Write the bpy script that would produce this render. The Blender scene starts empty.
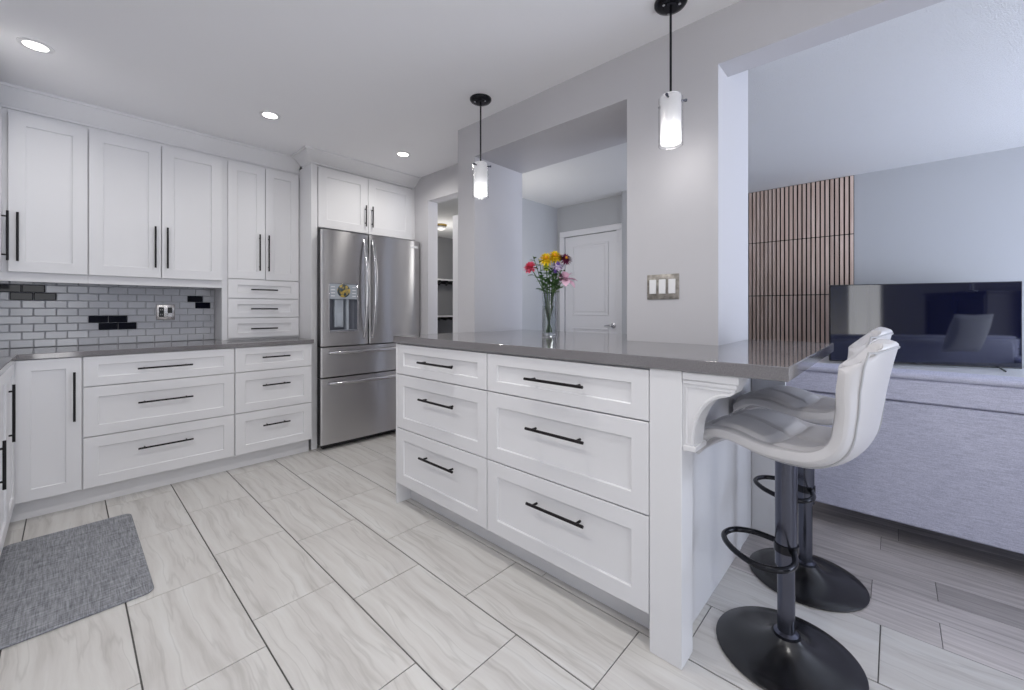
import bpy, bmesh, math, random
from mathutils import Vector, Matrix
random.seed(7)
S = bpy.context.scene
COL = S.collection
PI = math.pi

# ---------------------------------------------------------------- camera
CAM_H = 1.146
cd = bpy.data.cameras.new('camera')
cam = bpy.data.objects.new('camera', cd); COL.objects.link(cam)
cam.location = (0, 0, CAM_H)
cam.rotation_euler = (PI/2, 0, -math.radians(47.145))
cd.sensor_width = 36.0
cd.lens = 36.0*412.55/1024
cd.shift_y = -35.1/1024
cd.clip_start = 0.02
S.camera = cam
S.view_settings.view_transform = 'Standard'
S.view_settings.look = 'None'
S.view_settings.gamma = 1.0
S.view_settings.use_curve_mapping = False
S.view_settings.exposure = 0.33

# ---------------------------------------------------------------- daylight
w = bpy.data.worlds.new('world'); S.world = w; w.use_nodes = True
wn_ = w.node_tree; bg = wn_.nodes['Background']
# glow below the horizon, brighter than the sky, added to light the ceiling
tcw = wn_.nodes.new('ShaderNodeTexCoord'); sx = wn_.nodes.new('ShaderNodeSeparateXYZ'); crw = wn_.nodes.new('ShaderNodeValToRGB')
mrw = wn_.nodes.new('ShaderNodeMapRange'); mrw.inputs[1].default_value = -1; mrw.inputs[2].default_value = 1
wn_.links.new(tcw.outputs['Generated'], sx.inputs[0]); wn_.links.new(sx.outputs[2], mrw.inputs[0]); wn_.links.new(mrw.outputs[0], crw.inputs[0]); wn_.links.new(crw.outputs[0], bg.inputs[0])
crw.color_ramp.elements[0].position = 0.47; crw.color_ramp.elements[0].color = (1.0, 0.98, 0.96, 1)
crw.color_ramp.elements[1].position = 0.53; crw.color_ramp.elements[1].color = (0.36, 0.40, 0.46, 1)
bg.inputs[1].default_value = 0.9

def area(name, loc, rot, sx, sy, power, color=(1, 1, 1)):
    l = bpy.data.lights.new(name, 'AREA'); l.shape = 'RECTANGLE'; l.size = sx; l.size_y = sy
    l.energy = power; l.color = color
    o = bpy.data.objects.new(name, l); COL.objects.link(o); o.location = loc; o.rotation_euler = rot
    return o
# daylight coming in through the windows of the rear wall, the sink window and the living room window
area('daylight_window', (-0.35, -2.97, 1.2), (PI/2, 0, 0), 0.85, 2.0, 16, (0.97, 0.98, 1.0))
area('daylight_living', (3.6, -2.97, 0.95), (PI/2, 0, 0), 2.0, 1.7, 98, (0.75, 0.83, 1.0))

# ---------------------------------------------------------------- materials
def lin(c):
    return tuple(((v/255)/12.92 if v/255 <= 0.04045 else ((v/255+0.055)/1.055)**2.4) for v in c)
MATS = {}
def mat(name, rgb, rough=0.5, metal=0.0, spec=0.5, **kw):
    m = bpy.data.materials.new(name); m.use_nodes = True
    b = m.node_tree.nodes['Principled BSDF']
    b.inputs['Base Color'].default_value = (*lin(rgb), 1)
    b.inputs['Roughness'].default_value = rough
    b.inputs['Metallic'].default_value = metal
    b.inputs['Specular IOR Level'].default_value = spec
    for k, v in kw.items():
        b.inputs[k.replace('_', ' ')].default_value = v
    MATS[name] = m
    return m
def nd(m, t, **kw):
    n = m.node_tree.nodes.new(t)
    for k, v in kw.items(): setattr(n, k, v)
    return n
def lk(m, a, b): m.node_tree.links.new(a, b)
def bsdf(m): return m.node_tree.nodes['Principled BSDF']
def add_noise_color(m, scale, c1, c2, stretch=(1, 1, 1), detail=4, lo=0.35, hi=0.65, coord='Object', distort=0.0, bump=0.0, bdist=0.002):
    tc = nd(m, 'ShaderNodeTexCoord'); mp = nd(m, 'ShaderNodeMapping'); mp.inputs['Scale'].default_value = stretch
    nz = nd(m, 'ShaderNodeTexNoise'); nz.inputs['Scale'].default_value = scale; nz.inputs['Detail'].default_value = detail
    nz.inputs['Distortion'].default_value = distort
    cr = nd(m, 'ShaderNodeValToRGB')
    cr.color_ramp.elements[0].position = lo; cr.color_ramp.elements[0].color = (*lin(c1), 1)
    cr.color_ramp.elements[1].position = hi; cr.color_ramp.elements[1].color = (*lin(c2), 1)
    lk(m, tc.outputs[coord], mp.inputs[0]); lk(m, mp.outputs[0], nz.inputs['Vector']); lk(m, nz.outputs[0], cr.inputs[0])
    lk(m, cr.outputs[0], bsdf(m).inputs['Base Color'])
    if bump:
        bp = nd(m, 'ShaderNodeBump'); bp.inputs['Strength'].default_value = bump; bp.inputs['Distance'].default_value = bdist
        lk(m, nz.outputs[0], bp.inputs['Height']); lk(m, bp.outputs[0], bsdf(m).inputs['Normal'])
    return nz, cr

M_wall = mat('wall_paint', (200, 199, 203), 0.75)
M_ceil = mat('ceiling_paint', (247, 247, 250), 0.9)
M_stipple = mat('stipple_ceiling', (220, 221, 223), 0.95)
def stipple():
    m = M_stipple
    tc = nd(m, 'ShaderNodeTexCoord'); v = nd(m, 'ShaderNodeTexNoise'); v.inputs['Scale'].default_value = 150; v.inputs['Detail'].default_value = 3
    bp = nd(m, 'ShaderNodeBump'); bp.inputs['Strength'].default_value = 0.6; bp.inputs['Distance'].default_value = 0.008
    lk(m, tc.outputs['Object'], v.inputs['Vector']); lk(m, v.outputs[0], bp.inputs['Height']); lk(m, bp.outputs[0], bsdf(m).inputs['Normal'])
stipple()
M_wallblue = mat('wall_paint_pale_blue_grey', (180, 182, 186), 0.75)
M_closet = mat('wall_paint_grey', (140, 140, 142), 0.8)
M_cab = mat('cabinet_paint', (230, 230, 233), 0.32, spec=0.4)
M_trim = mat('trim_paint', (228, 228, 232), 0.4)
M_dark = mat('handle_bronze', (38, 36, 38), 0.35, 0.7)
M_gap = mat('shadow_gap', (60, 60, 62), 0.8)
M_grout = mat('grout', (96, 94, 93), 0.9)
M_counter = mat('grey_quartz', (100, 98, 99), 0.07, spec=0.95)
add_noise_color(M_counter, 260, (108, 106, 109), (127, 124, 126), lo=0.3, hi=0.7)
M_steel = mat('brushed_steel', (198, 197, 198), 0.26, 1.0)
def brushed():
    m = M_steel
    b = bsdf(m); b.inputs['Anisotropic'].default_value = 0.9; b.inputs['Anisotropic Rotation'].default_value = 0.25
    tg = nd(m, 'ShaderNodeTangent'); tg.direction_type = 'RADIAL'; tg.axis = 'Z'
    lk(m, tg.outputs[0], b.inputs['Tangent'])
    tc = nd(m, 'ShaderNodeTexCoord'); mp = nd(m, 'ShaderNodeMapping'); mp.inputs['Scale'].default_value = (0.6, 0.6, 420)
    nz = nd(m, 'ShaderNodeTexNoise'); nz.inputs['Scale'].default_value = 6
    mr = nd(m, 'ShaderNodeMapRange'); mr.inputs[3].default_value = 0.27; mr.inputs[4].default_value = 0.31
    lk(m, tc.outputs['Object'], mp.inputs[0]); lk(m, mp.outputs[0], nz.inputs['Vector']); lk(m, nz.outputs[0], mr.inputs[0]); lk(m, mr.outputs[0], b.inputs['Roughness'])
brushed()
M_chrome = mat('polished_steel', (205, 205, 208), 0.12, 1.0)
M_fridgeside = mat('fridge_side', (44, 45, 48), 0.5, 0.2)
M_blackplastic = mat('black_plastic', (20, 20, 22), 0.35)
M_leather = mat('white_leather', (206, 204, 206), 0.38, spec=0.45)
M_blackmetal = mat('black_gloss_metal', (26, 27, 34), 0.2, 0.6, spec=0.6)
M_nickel = mat('dark_nickel', (92, 94, 106), 0.22, 0.95)
M_base = mat('black_enamel', (14, 14, 18), 0.22, 0.0, spec=0.7)
add_noise_color(M_base, 60, (13, 13, 17), (46, 46, 52), lo=0.66, hi=0.82, detail=6)
M_white_plastic = mat('white_plastic', (236, 236, 238), 0.3)
M_pewter = mat('pewter_plate', (150, 145, 138), 0.4, 0.5)
add_noise_color(M_pewter, 40, (128, 124, 118), (182, 176, 168), lo=0.35, hi=0.7)
M_steelplate = mat('steel_plate', (200, 198, 198), 0.25, 0.9)
M_tile_wall = mat('wall_tile', (190, 192, 199), 0.16, spec=0.5)
M_tile_mirror = mat('dark_mirror_tile', (18, 20, 32), 0.05, 0.0, spec=0.18)
M_tile_grout = mat('wall_grout', (176, 177, 182), 0.8)
M_vase = mat('smoky_glass', (214, 218, 220), 0.01, 0.0, Transmission_Weight=1.0, IOR=1.5)
M_glass = mat('clear_glass', (255, 255, 255), 0.02, 0.0, Transmission_Weight=1.0, IOR=1.45)
M_water = mat('water', (250, 252, 250), 0.0, 0.0, Transmission_Weight=1.0, IOR=1.33)
M_stem = mat('green_stem', (96, 130, 72), 0.5)
M_leaf = mat('green_leaf', (84, 126, 66), 0.5)
M_screen = mat('tv_screen', (9, 12, 32), 0.04, spec=0.7)
M_console = mat('white_console', (225, 226, 230), 0.35)
M_foam = mat('white_lampshade', (240, 240, 240), 0.6)

def tile_floor_mat():
    m = mat('floor_tile', (222, 219, 214), 0.3, spec=0.45)
    g = nd(m, 'ShaderNodeNewGeometry'); tc = nd(m, 'ShaderNodeTexCoord')
    mul = nd(m, 'ShaderNodeMath', operation='MULTIPLY'); mul.inputs[1].default_value = 37.0
    cmb = nd(m, 'ShaderNodeCombineXYZ'); lk(m, g.outputs['Random Per Island'], mul.inputs[0])
    lk(m, mul.outputs[0], cmb.inputs[0]); lk(m, mul.outputs[0], cmb.inputs[1])
    add = nd(m, 'ShaderNodeVectorMath', operation='ADD'); lk(m, tc.outputs['Object'], add.inputs[0]); lk(m, cmb.outputs[0], add.inputs[1])
    # slow warp so the veins wander
    wn = nd(m, 'ShaderNodeTexNoise'); wn.inputs['Scale'].default_value = 2.2; wn.inputs['Detail'].default_value = 3
    lk(m, add.outputs[0], wn.inputs['Vector'])
    sub = nd(m, 'ShaderNodeVectorMath', operation='MULTIPLY_ADD'); sub.inputs[1].default_value = (0.10, 0.0, 0.0)
    lk(m, wn.outputs['Color'], sub.inputs[0]); lk(m, add.outputs[0], sub.inputs[2])
    mp = nd(m, 'ShaderNodeMapping'); mp.inputs['Scale'].default_value = (13, 0.8, 1)
    lk(m, sub.outputs[0], mp.inputs[0])
    nz = nd(m, 'ShaderNodeTexNoise'); nz.inputs['Scale'].default_value = 1.6; nz.inputs['Detail'].default_value = 5; nz.inputs['Roughness'].default_value = 0.6
    lk(m, mp.outputs[0], nz.inputs['Vector'])
    cr = nd(m, 'ShaderNodeValToRGB'); e = cr.color_ramp.elements
    e[0].position = 0.30; e[0].color = (*lin((188, 185, 181)), 1); e[1].position = 0.56; e[1].color = (*lin((212, 210, 207)), 1)
    k = cr.color_ramp.elements.new(0.43); k.color = (*lin((204, 201, 198)), 1)
    k = cr.color_ramp.elements.new(0.68); k.color = (*lin((217, 216, 214)), 1)
    lk(m, nz.outputs[0], cr.inputs[0])
    # thin wandering darker veins
    mp2 = nd(m, 'ShaderNodeMapping'); mp2.inputs['Scale'].default_value = (8, 0.55, 1); mp2.inputs['Location'].default_value = (3.1, 7.7, 0)
    lk(m, sub.outputs[0], mp2.inputs[0])
    n2 = nd(m, 'ShaderNodeTexNoise'); n2.inputs['Scale'].default_value = 1.5; n2.inputs['Detail'].default_value = 4; n2.inputs['Roughness'].default_value = 0.5
    lk(m, mp2.outputs[0], n2.inputs['Vector'])
    d = nd(m, 'ShaderNodeMath', operation='SUBTRACT'); d.inputs[1].default_value = 0.5; lk(m, n2.outputs[0], d.inputs[0])
    ab = nd(m, 'ShaderNodeMath', operation='ABSOLUTE'); lk(m, d.outputs[0], ab.inputs[0])
    mr = nd(m, 'ShaderNodeMapRange'); mr.inputs[1].default_value = 0.0; mr.inputs[2].default_value = 0.022; mr.inputs[3].default_value = 0.34; mr.inputs[4].default_value = 0.0; lk(m, ab.outputs[0], mr.inputs[0])
    mx = nd(m, 'ShaderNodeMix', data_type='RGBA'); mx.inputs[7].default_value = (*lin((166, 163, 159)), 1)
    lk(m, mr.outputs[0], mx.inputs[0]); lk(m, cr.outputs[0], mx.inputs[6]); lk(m, mx.outputs[2], bsdf(m).inputs['Base Color'])
    return m
M_tile = tile_floor_mat()

def wood_floor_mat():
    m = mat('wood_plank', (120, 108, 102), 0.34, spec=0.45)
    g = nd(m, 'ShaderNodeNewGeometry'); tc = nd(m, 'ShaderNodeTexCoord')
    mul = nd(m, 'ShaderNodeMath', operation='MULTIPLY'); mul.inputs[1].default_value = 23.0
    lk(m, g.outputs['Random Per Island'], mul.inputs[0])
    cmb = nd(m, 'ShaderNodeCombineXYZ'); lk(m, mul.outputs[0], cmb.inputs[0]); lk(m, mul.outputs[0], cmb.inputs[1])
    add = nd(m, 'ShaderNodeVectorMath', operation='ADD'); lk(m, tc.outputs['Object'], add.inputs[0]); lk(m, cmb.outputs[0], add.inputs[1])
    mp = nd(m, 'ShaderNodeMapping'); mp.inputs['Scale'].default_value = (40, 2.2, 1); lk(m, add.outputs[0], mp.inputs[0])
    nz = nd(m, 'ShaderNodeTexNoise'); nz.inputs['Scale'].default_value = 1.2; nz.inputs['Detail'].default_value = 6; nz.inputs['Roughness'].default_value = 0.65; nz.inputs['Distortion'].default_value = 0.6
    lk(m, mp.outputs[0], nz.inputs['Vector'])
    cr = nd(m, 'ShaderNodeValToRGB'); e = cr.color_ramp.elements
    e[0].position = 0.25; e[0].color = (*lin((156, 150, 149)), 1); e[1].position = 0.75; e[1].color = (*lin((222, 216, 215)), 1)
    lk(m, nz.outputs[0], cr.inputs[0])
    hs = nd(m, 'ShaderNodeHueSaturation'); mr = nd(m, 'ShaderNodeMapRange'); mr.inputs[3].default_value = 0.62; mr.inputs[4].default_value = 1.10
    lk(m, g.outputs['Random Per Island'], mr.inputs[0]); lk(m, mr.outputs[0], hs.inputs['Value']); lk(m, cr.outputs[0], hs.inputs['Color'])
    lk(m, hs.outputs[0], bsdf(m).inputs['Base Color'])
    return m
M_wood = wood_floor_mat()
M_woodgap = mat('wood_gap', (48, 42, 40), 0.8)

def slat_mat():
    m = mat('oak_slat', (186, 152, 128), 0.5)
    g = nd(m, 'ShaderNodeNewGeometry'); tc = nd(m, 'ShaderNodeTexCoord')
    mp = nd(m, 'ShaderNodeMapping'); mp.inputs['Scale'].default_value = (30, 30, 1.5)
    nz = nd(m, 'ShaderNodeTexNoise'); nz.inputs['Scale'].default_value = 1.5; nz.inputs['Detail'].default_value = 5
    lk(m, tc.outputs['Object'], mp.inputs[0]); lk(m, mp.outputs[0], nz.inputs['Vector'])
    cr = nd(m, 'ShaderNodeValToRGB'); e = cr.color_ramp.elements
    e[0].position = 0.3; e[0].color = (*lin((184, 160, 146)), 1); e[1].position = 0.7; e[1].color = (*lin((214, 194, 182)), 1)
    lk(m, nz.outputs[0], cr.inputs[0])
    hs = nd(m, 'ShaderNodeHueSaturation'); mr = nd(m, 'ShaderNodeMapRange'); mr.inputs[3].default_value = 1.0; mr.inputs[4].default_value = 1.22
    lk(m, g.outputs['Random Per Island'], mr.inputs[0]); lk(m, mr.outputs[0], hs.inputs['Value']); lk(m, cr.outputs[0], hs.inputs['Color'])
    lk(m, hs.outputs[0], bsdf(m).inputs['Base Color'])
    return m
M_slat = slat_mat()
M_felt = mat('black_felt', (24, 22, 22), 0.95)

def weave_mat(name, c1, c2, sx, sy, sz, rough=0.9, bump=0.4):
    m = mat(name, c1, rough, spec=0.2)
    tc = nd(m, 'ShaderNodeTexCoord')
    outs = []
    for s in ((sx, sy, sz), (sy, sx, sx)):
        mp = nd(m, 'ShaderNodeMapping'); mp.inputs['Scale'].default_value = s
        nz = nd(m, 'ShaderNodeTexNoise'); nz.inputs['Scale'].default_value = 1.0; nz.inputs['Detail'].default_value = 3
        lk(m, tc.outputs['Object'], mp.inputs[0]); lk(m, mp.outputs[0], nz.inputs['Vector']); outs.append(nz.outputs[0])
    ad = nd(m, 'ShaderNodeMath', operation='ADD'); lk(m, outs[0], ad.inputs[0]); lk(m, outs[1], ad.inputs[1])
    hf = nd(m, 'ShaderNodeMath', operation='MULTIPLY'); hf.inputs[1].default_value = 0.5; lk(m, ad.outputs[0], hf.inputs[0])
    cr = nd(m, 'ShaderNodeValToRGB'); e = cr.color_ramp.elements
    e[0].position = 0.36; e[0].color = (*lin(c1), 1); e[1].position = 0.64; e[1].color = (*lin(c2), 1)
    lk(m, hf.outputs[0], cr.inputs[0]); lk(m, cr.outputs[0], bsdf(m).inputs['Base Color'])
    bp = nd(m, 'ShaderNodeBump'); bp.inputs['Strength'].default_value = bump; bp.inputs['Distance'].default_value = 0.002
    lk(m, hf.outputs[0], bp.inputs['Height']); lk(m, bp.outputs[0], bsdf(m).inputs['Normal'])
    return m
M_sofa = weave_mat('sofa_linen', (180, 182, 202), (216, 217, 236), 260, 22, 260)
M_mat = weave_mat('woven_mat', (106, 108, 114), (166, 168, 174), 240, 16, 240)
M_cushion = weave_mat('cushion_linen', (206, 206, 208), (234, 234, 236), 200, 40, 200)

def emis(name, rgb, strength, base=(240, 240, 240), **kw):
    m = mat(name, base, 0.5, **kw); b = bsdf(m)
    b.inputs['Emission Color'].default_value = (*lin(rgb), 1); b.inputs['Emission Strength'].default_value = strength
    return m
M_lens = emis('lamp_lens', (255, 252, 246), 6.0)
M_frost = emis('frosted_shade', (250, 250, 255), 0.10)
def frost():
    m = M_frost; tr = nd(m, 'ShaderNodeBsdfTranslucent'); tr.inputs[0].default_value = (0.9, 0.9, 0.92, 1)
    mx = nd(m, 'ShaderNodeMixShader'); mx.inputs[0].default_value = 0.55
    lk(m, bsdf(m).outputs[0], mx.inputs[1]); lk(m, tr.outputs[0], mx.inputs[2]); lk(m, mx.outputs[0], m.node_tree.nodes['Material Output'].inputs[0])
frost()
M_lampshade = emis('lit_lampshade', (255, 244, 226), 1.6)
M_bulb = emis('lit_bulb', (255, 253, 250), 5.0)

# ---------------------------------------------------------------- geometry helpers
def new(): return bmesh.new()
def merge(dst, src, mi=0):
    vm = {}
    for v in src.verts: vm[v] = dst.verts.new(v.co)
    for f in src.faces:
        try:
            nf = dst.faces.new([vm[v] for v in f.verts]); nf.material_index = f.material_index if mi is None else mi; nf.smooth = f.smooth
        except ValueError: pass
    src.free()
def box(bm, x0, x1, y0, y1, z0, z1, bev=0.0, mi=0, seg=1):
    t = bmesh.new()
    bmesh.ops.create_cube(t, size=1.0)
    for v in t.verts:
        v.co = Vector(((x0+x1)/2+v.co.x*(x1-x0), (y0+y1)/2+v.co.y*(y1-y0), (z0+z1)/2+v.co.z*(z1-z0)))
    if bev > 0:
        bmesh.ops.bevel(t, geom=list(t.edges), offset=bev, segments=seg, affect='EDGES', profile=0.5)
    merge(bm, t, mi)
def prism(bm, poly, fn, a, b, mi=0, bev=0.0):
    """poly of (p,q) extruded between a and b; fn(p,q,r)->Vector"""
    t = bmesh.new()
    A = [t.verts.new(fn(p, q, a)) for p, q in poly]; B = [t.verts.new(fn(p, q, b)) for p, q in poly]
    n = len(poly)
    t.faces.new(A); t.faces.new(list(reversed(B)))
    for i in range(n): t.faces.new([A[i], B[i], B[(i+1) % n], A[(i+1) % n]])
    bmesh.ops.recalc_face_normals(t, faces=list(t.faces))
    if bev > 0: bmesh.ops.bevel(t, geom=list(t.edges), offset=bev, segments=1, affect='EDGES')
    merge(bm, t, mi)
def lathe(bm, prof, c=(0, 0, 0), seg=32, mi=0, smooth=True, axis='Z', closed=False):
    c = Vector(c); rings = []
    def P(r, h, a):
        x, y = r*math.cos(a), r*math.sin(a)
        if axis == 'Z': return c+Vector((x, y, h))
        if axis == 'X': return c+Vector((h, x, y))
        return c+Vector((x, h, y))
    for r, h in prof:
        if r < 1e-6: rings.append([bm.verts.new(P(0, h, 0))])
        else: rings.append([bm.verts.new(P(r, h, 2*PI*i/seg)) for i in range(seg)])
    pairs = list(zip(rings, rings[1:]))
    if closed: pairs.append((rings[-1], rings[0]))
    fs = []
    for A, B in pairs:
        for i in range(seg):
            j = (i+1) % seg
            if len(A) == 1 and len(B) == 1: continue
            if len(A) == 1: f = [A[0], B[i], B[j]]
            elif len(B) == 1: f = [A[i], B[0], A[j]]
            else: f = [A[i], B[i], B[j], A[j]]
            nf = bm.faces.new(f); nf.smooth = smooth; nf.material_index = mi; fs.append(nf)
    if not closed:
        for R in (rings[0], rings[-1]):
            if len(R) > 2:
                nf = bm.faces.new(R); nf.material_index = mi; fs.append(nf)
    bmesh.ops.recalc_face_normals(bm, faces=fs)
def tube(bm, pts, r, seg=10, mi=0, closed=False, flat=1.0):
    pts = [Vector(p) for p in pts]; n = len(pts); rings = []
    rad = r if isinstance(r, (list, tuple)) else [r]*n
    up = None
    for i, p in enumerate(pts):
        if closed: d = pts[(i+1) % n]-pts[(i-1) % n]
        else: d = pts[min(i+1, n-1)]-pts[max(i-1, 0)]
        d.normalize()
        if up is None:
            up = Vector((0, 0, 1)) if abs(d.z) < 0.9 else Vector((1, 0, 0))
        u = (up-d*up.dot(d)).normalized(); up = u; v = d.cross(u)
        rings.append([bm.verts.new(p+u*rad[i]*math.cos(2*PI*k/seg)+v*rad[i]*flat*math.sin(2*PI*k/seg)) for k in range(seg)])
    fs = []
    for i in range(n if closed else n-1):
        A, B = rings[i], rings[(i+1) % n]
        for k in range(seg):
            f = bm.faces.new([A[k], A[(k+1) % seg], B[(k+1) % seg], B[k]]); f.smooth = True; f.material_index = mi; fs.append(f)
    if not closed:
        for R in (rings[0], rings[-1]):
            f = bm.faces.new(R); f.material_index = mi; fs.append(f)
    bmesh.ops.recalc_face_normals(bm, faces=fs)
def catmull(P, n=8):
    P = [Vector(p) for p in P]; out = []
    Q = [P[0]]+P+[P[-1]]
    for i in range(1, len(Q)-2):
        for k in range(n):
            t = k/n; a, b, c, d = Q[i-1], Q[i], Q[i+1], Q[i+2]
            out.append(0.5*((2*b)+(c-a)*t+(2*a-5*b+4*c-d)*t*t+(3*b-a-3*c+d)*t**3))
    out.append(P[-1]); return out

# ---------------------------------------------------------------- object helpers
def tag(o, label=None, cat=None, group=None, kind=None):
    if label: o['label'] = label
    if cat: o['category'] = cat
    if group: o['group'] = group
    if kind: o['kind'] = kind
    return o
def thing(name, label, cat, loc, group=None, rz=0.0):
    o = bpy.data.objects.new(name, None); COL.objects.link(o); o.location = loc; o.rotation_euler = (0, 0, rz)
    o.empty_display_size = 0.1
    return tag(o, label, cat, group)
def wloc(o):
    v = Vector((0, 0, 0))
    while o is not None: v = v+o.location; o = o.parent
    return v
def obj(name, bm, mats, parent=None, label=None, local=False, smooth=False):
    """bm in world coordinates (or, with local=True, in the parent's); becomes one mesh object"""
    if not isinstance(mats, (list, tuple)): mats = [mats]
    co = [v.co.copy() for v in bm.verts]
    mn = Vector((min(c.x for c in co), min(c.y for c in co), min(c.z for c in co)))
    mx = Vector((max(c.x for c in co), max(c.y for c in co), max(c.z for c in co)))
    org = (mn+mx)/2
    if parent is None: org.z = mn.z
    for v in bm.verts: v.co -= org
    me = bpy.data.meshes.new(name); bm.to_mesh(me); bm.free()
    for m in mats: me.materials.append(m)
    if smooth:
        for p in me.polygons: p.use_smooth = True
    me.set_sharp_from_angle(angle=math.radians(38))
    o = bpy.data.objects.new(name, me); COL.objects.link(o)
    if parent is not None:
        o.parent = parent
        o.location = org if local else org-wloc(parent)
    else: o.location = org
    if label: o['label'] = label
    return o
def struct(name, bm, mats, label=None):
    o = obj(name, bm, mats); o['kind'] = 'structure'
    if label: o['label'] = label
    return o
def copy_tree(o, parent=None):
    c = o.copy(); COL.objects.link(c)
    if parent is not None:
        c.parent = parent
    for ch in [k for k in bpy.data.objects if k.parent == o]: copy_tree(ch, c)
    return c

# mapping for cabinet fronts: (u along, v up, w outward) -> world
def face_back(Y0): return lambda u, v, w: Vector((u, Y0-w, v))
def face_island(X0): return lambda u, v, w: Vector((X0-w, u, v))
def face_left(X0): return lambda u, v, w: Vector((X0+w, u, v))

def shaker(bm, f, u0, u1, v0, v1, t=0.020, rail=0.060, rec=0.009, railv=None):
    """shaker front: flat rails round a recessed panel"""
    rv = railv or rail; g = 0.0012; e = 0.0015
    def ring(a, b, c, d, w): return [bm.verts.new(f(a, c, w)), bm.verts.new(f(b, c, w)), bm.verts.new(f(b, d, w)), bm.verts.new(f(a, d, w))]
    u0 += g; u1 -= g; v0 += g; v1 -= g
    R = [ring(u0, u1, v0, v1, 0), ring(u0, u1, v0, v1, t-e), ring(u0+e, u1-e, v0+e, v1-e, t),
         ring(u0+rail, u1-rail, v0+rv, v1-rv, t), ring(u0+rail+0.003, u1-rail-0.003, v0+rv+0.003, v1-rv-0.003, t-0.003),
         ring(u0+rail+0.003, u1-rail-0.003, v0+rv+0.003, v1-rv-0.003, t-rec+0.001), ring(u0+rail+0.009, u1-rail-0.009, v0+rv+0.009, v1-rv-0.009, t-rec)]
    fs = [bm.faces.new(R[0]), bm.faces.new(R[-1])]
    for A, B in zip(R, R[1:]):
        for i in range(4): fs.append(bm.faces.new([A[i], A[(i+1) % 4], B[(i+1) % 4], B[i]]))
    bmesh.ops.recalc_face_normals(bm, faces=fs)
def handle(parent, f, a, b, w0=0.020, out=0.032, r=0.0055, inset=0.032):
    """bar pull from (u,v)=a to b with two posts"""
    bm = new(); A = f(a[0], a[1], w0+out); B = f(b[0], b[1], w0+out)
    tube(bm, [A, B], r, 10)
    d = Vector((b[0]-a[0], b[1]-a[1])); L = d.length; d /= L
    for s in (inset, L-inset):
        u, v = a[0]+d.x*s, a[1]+d.y*s
        tube(bm, [f(u, v, w0-0.0005), f(u, v, w0+out)], r*0.85, 8)
    return obj('handle', bm, M_dark, parent, 'black bar handle')

# ================================================================= THE SETTING
LX, BY, H = -0.83, 4.0, 2.44          # left wall, back wall, ceiling
FX = 5.146                            # living room far wall
RY = -3.0                             # rear wall
X0, X1, XB = 2.349, 1.916, 2.412      # doorway wall, partition front, partition back
YC0, YC1 = 0.560, 0.988               # near column
YP0, YP1 = 2.130, 2.309               # far pillar
ZS = 2.208

# tiled floor: every tile its own island, grout below
bm = new()
box(bm, LX, 2.014, RY, 4.0, -0.06, -0.004, mi=1)
off = {0: 1.572, 1: 1.735, 2: 1.573, 3: 1.262, 4: 0.520, 5: 0.038, -1: 1.70, -2: 1.572, -3: 1.70}
for row in range(-4, 6):
    xa, xb = 0.155+0.308*row, 0.155+0.308*(row+1)
    xa2, xb2 = max(xa, LX)+0.0024, min(xb, 2.014)-0.0024
    if row == 5: xb2 = 2.012
    if xb2 <= xa2: continue
    o0 = off.get(row, 1.6)
    for k in range(-9, 6):
        ya, yb = max(o0+0.594*k, RY)+0.0016, min(o0+0.594*(k+1), BY)-0.0016
        if yb-ya < 0.02: continue
        box(bm, xa2, xb2, ya, yb, -0.004, 0.0, 0.0009)
struct('floor', bm, [M_tile, M_grout], 'pale veined rectangular floor tiles with grey grout')
# wood planks
bm = new()
box(bm, 2.014, FX, RY, 6.1, -0.06, -0.003, mi=1)
x = 2.014; r_ = random.Random(3); i = 0
st = [-0.12, 0.07, -0.125, -0.6, 0.3, -0.3]
while x < FX:
    wdt = 0.158; y = RY-r_.random()*0.6 if i > 2 else st[i]-1.24*3
    while y < 6.1:
        L = 1.24 if i <= 2 else 0.8+r_.random()*0.7
        ya, yb = max(y, RY)+0.0008, min(y+L, 6.1)-0.0008
        if yb-ya > 0.01: box(bm, x+0.0008, min(x+wdt, FX)-0.0008, ya, yb, -0.003, 0.0, 0.001)
        y += L
    x += wdt; i += 1
struct('floor_living', bm, [M_wood, M_woodgap], 'grey brown wood plank floor of the living area')

bm = new(); box(bm, LX-0.1, X1+0.05, RY, BY+0.1, H, H+0.08); box(bm, X1+0.05, X0+0.05, 2.22, BY+0.1, H, H+0.08); struct('ceiling', bm, M_ceil, 'flat white kitchen ceiling')
bm = new(); box(bm, X1+0.05, FX+0.1, RY, 2.22, H, H+0.08); box(bm, X0+0.05, FX+0.1, 2.22, 6.2, H, H+0.08); struct('ceiling_living', bm, M_stipple, 'stippled white living room ceiling')
bm = new(); box(bm, LX-0.1, LX, 0.2, BY+0.1, 0, H); struct('wall_left', bm, M_wall)
bm = new(); box(bm, LX, X0+0.11, BY, BY+0.1, 0, H); struct('wall_back', bm, M_wall)
# partition with the pass-through: pillar, column, bulkhead, soffit, half wall, beam
bm = new()
box(bm, X1, XB, YC0, YC1, 0, H)
box(bm, X1, XB, YP0, YP1, 0, H)
box(bm, X1, XB, YC1, YP0, ZS, H)
box(bm, X1, XB, YC1, YP0, 0, 0.950)
box(bm, X1, 2.055, RY, YC0, 2.211, H)
struct('wall_right', bm, M_wall, 'white partition with pass-through, column and overhead beam')
# doorway wall beyond the fridge: left of the opening, header, right remainder
bm = new()
box(bm, X0, X0+0.113, 3.277, BY, 0, H)
box(bm, X0, X0+0.113, 2.36, 3.277, 2.19, H)
box(bm, X0, X0+0.113, YP1+0.001, 2.36, 0, H)
struct('wall_doorway', bm, M_wall, 'white wall with a cased opening right of the fridge')
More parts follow.
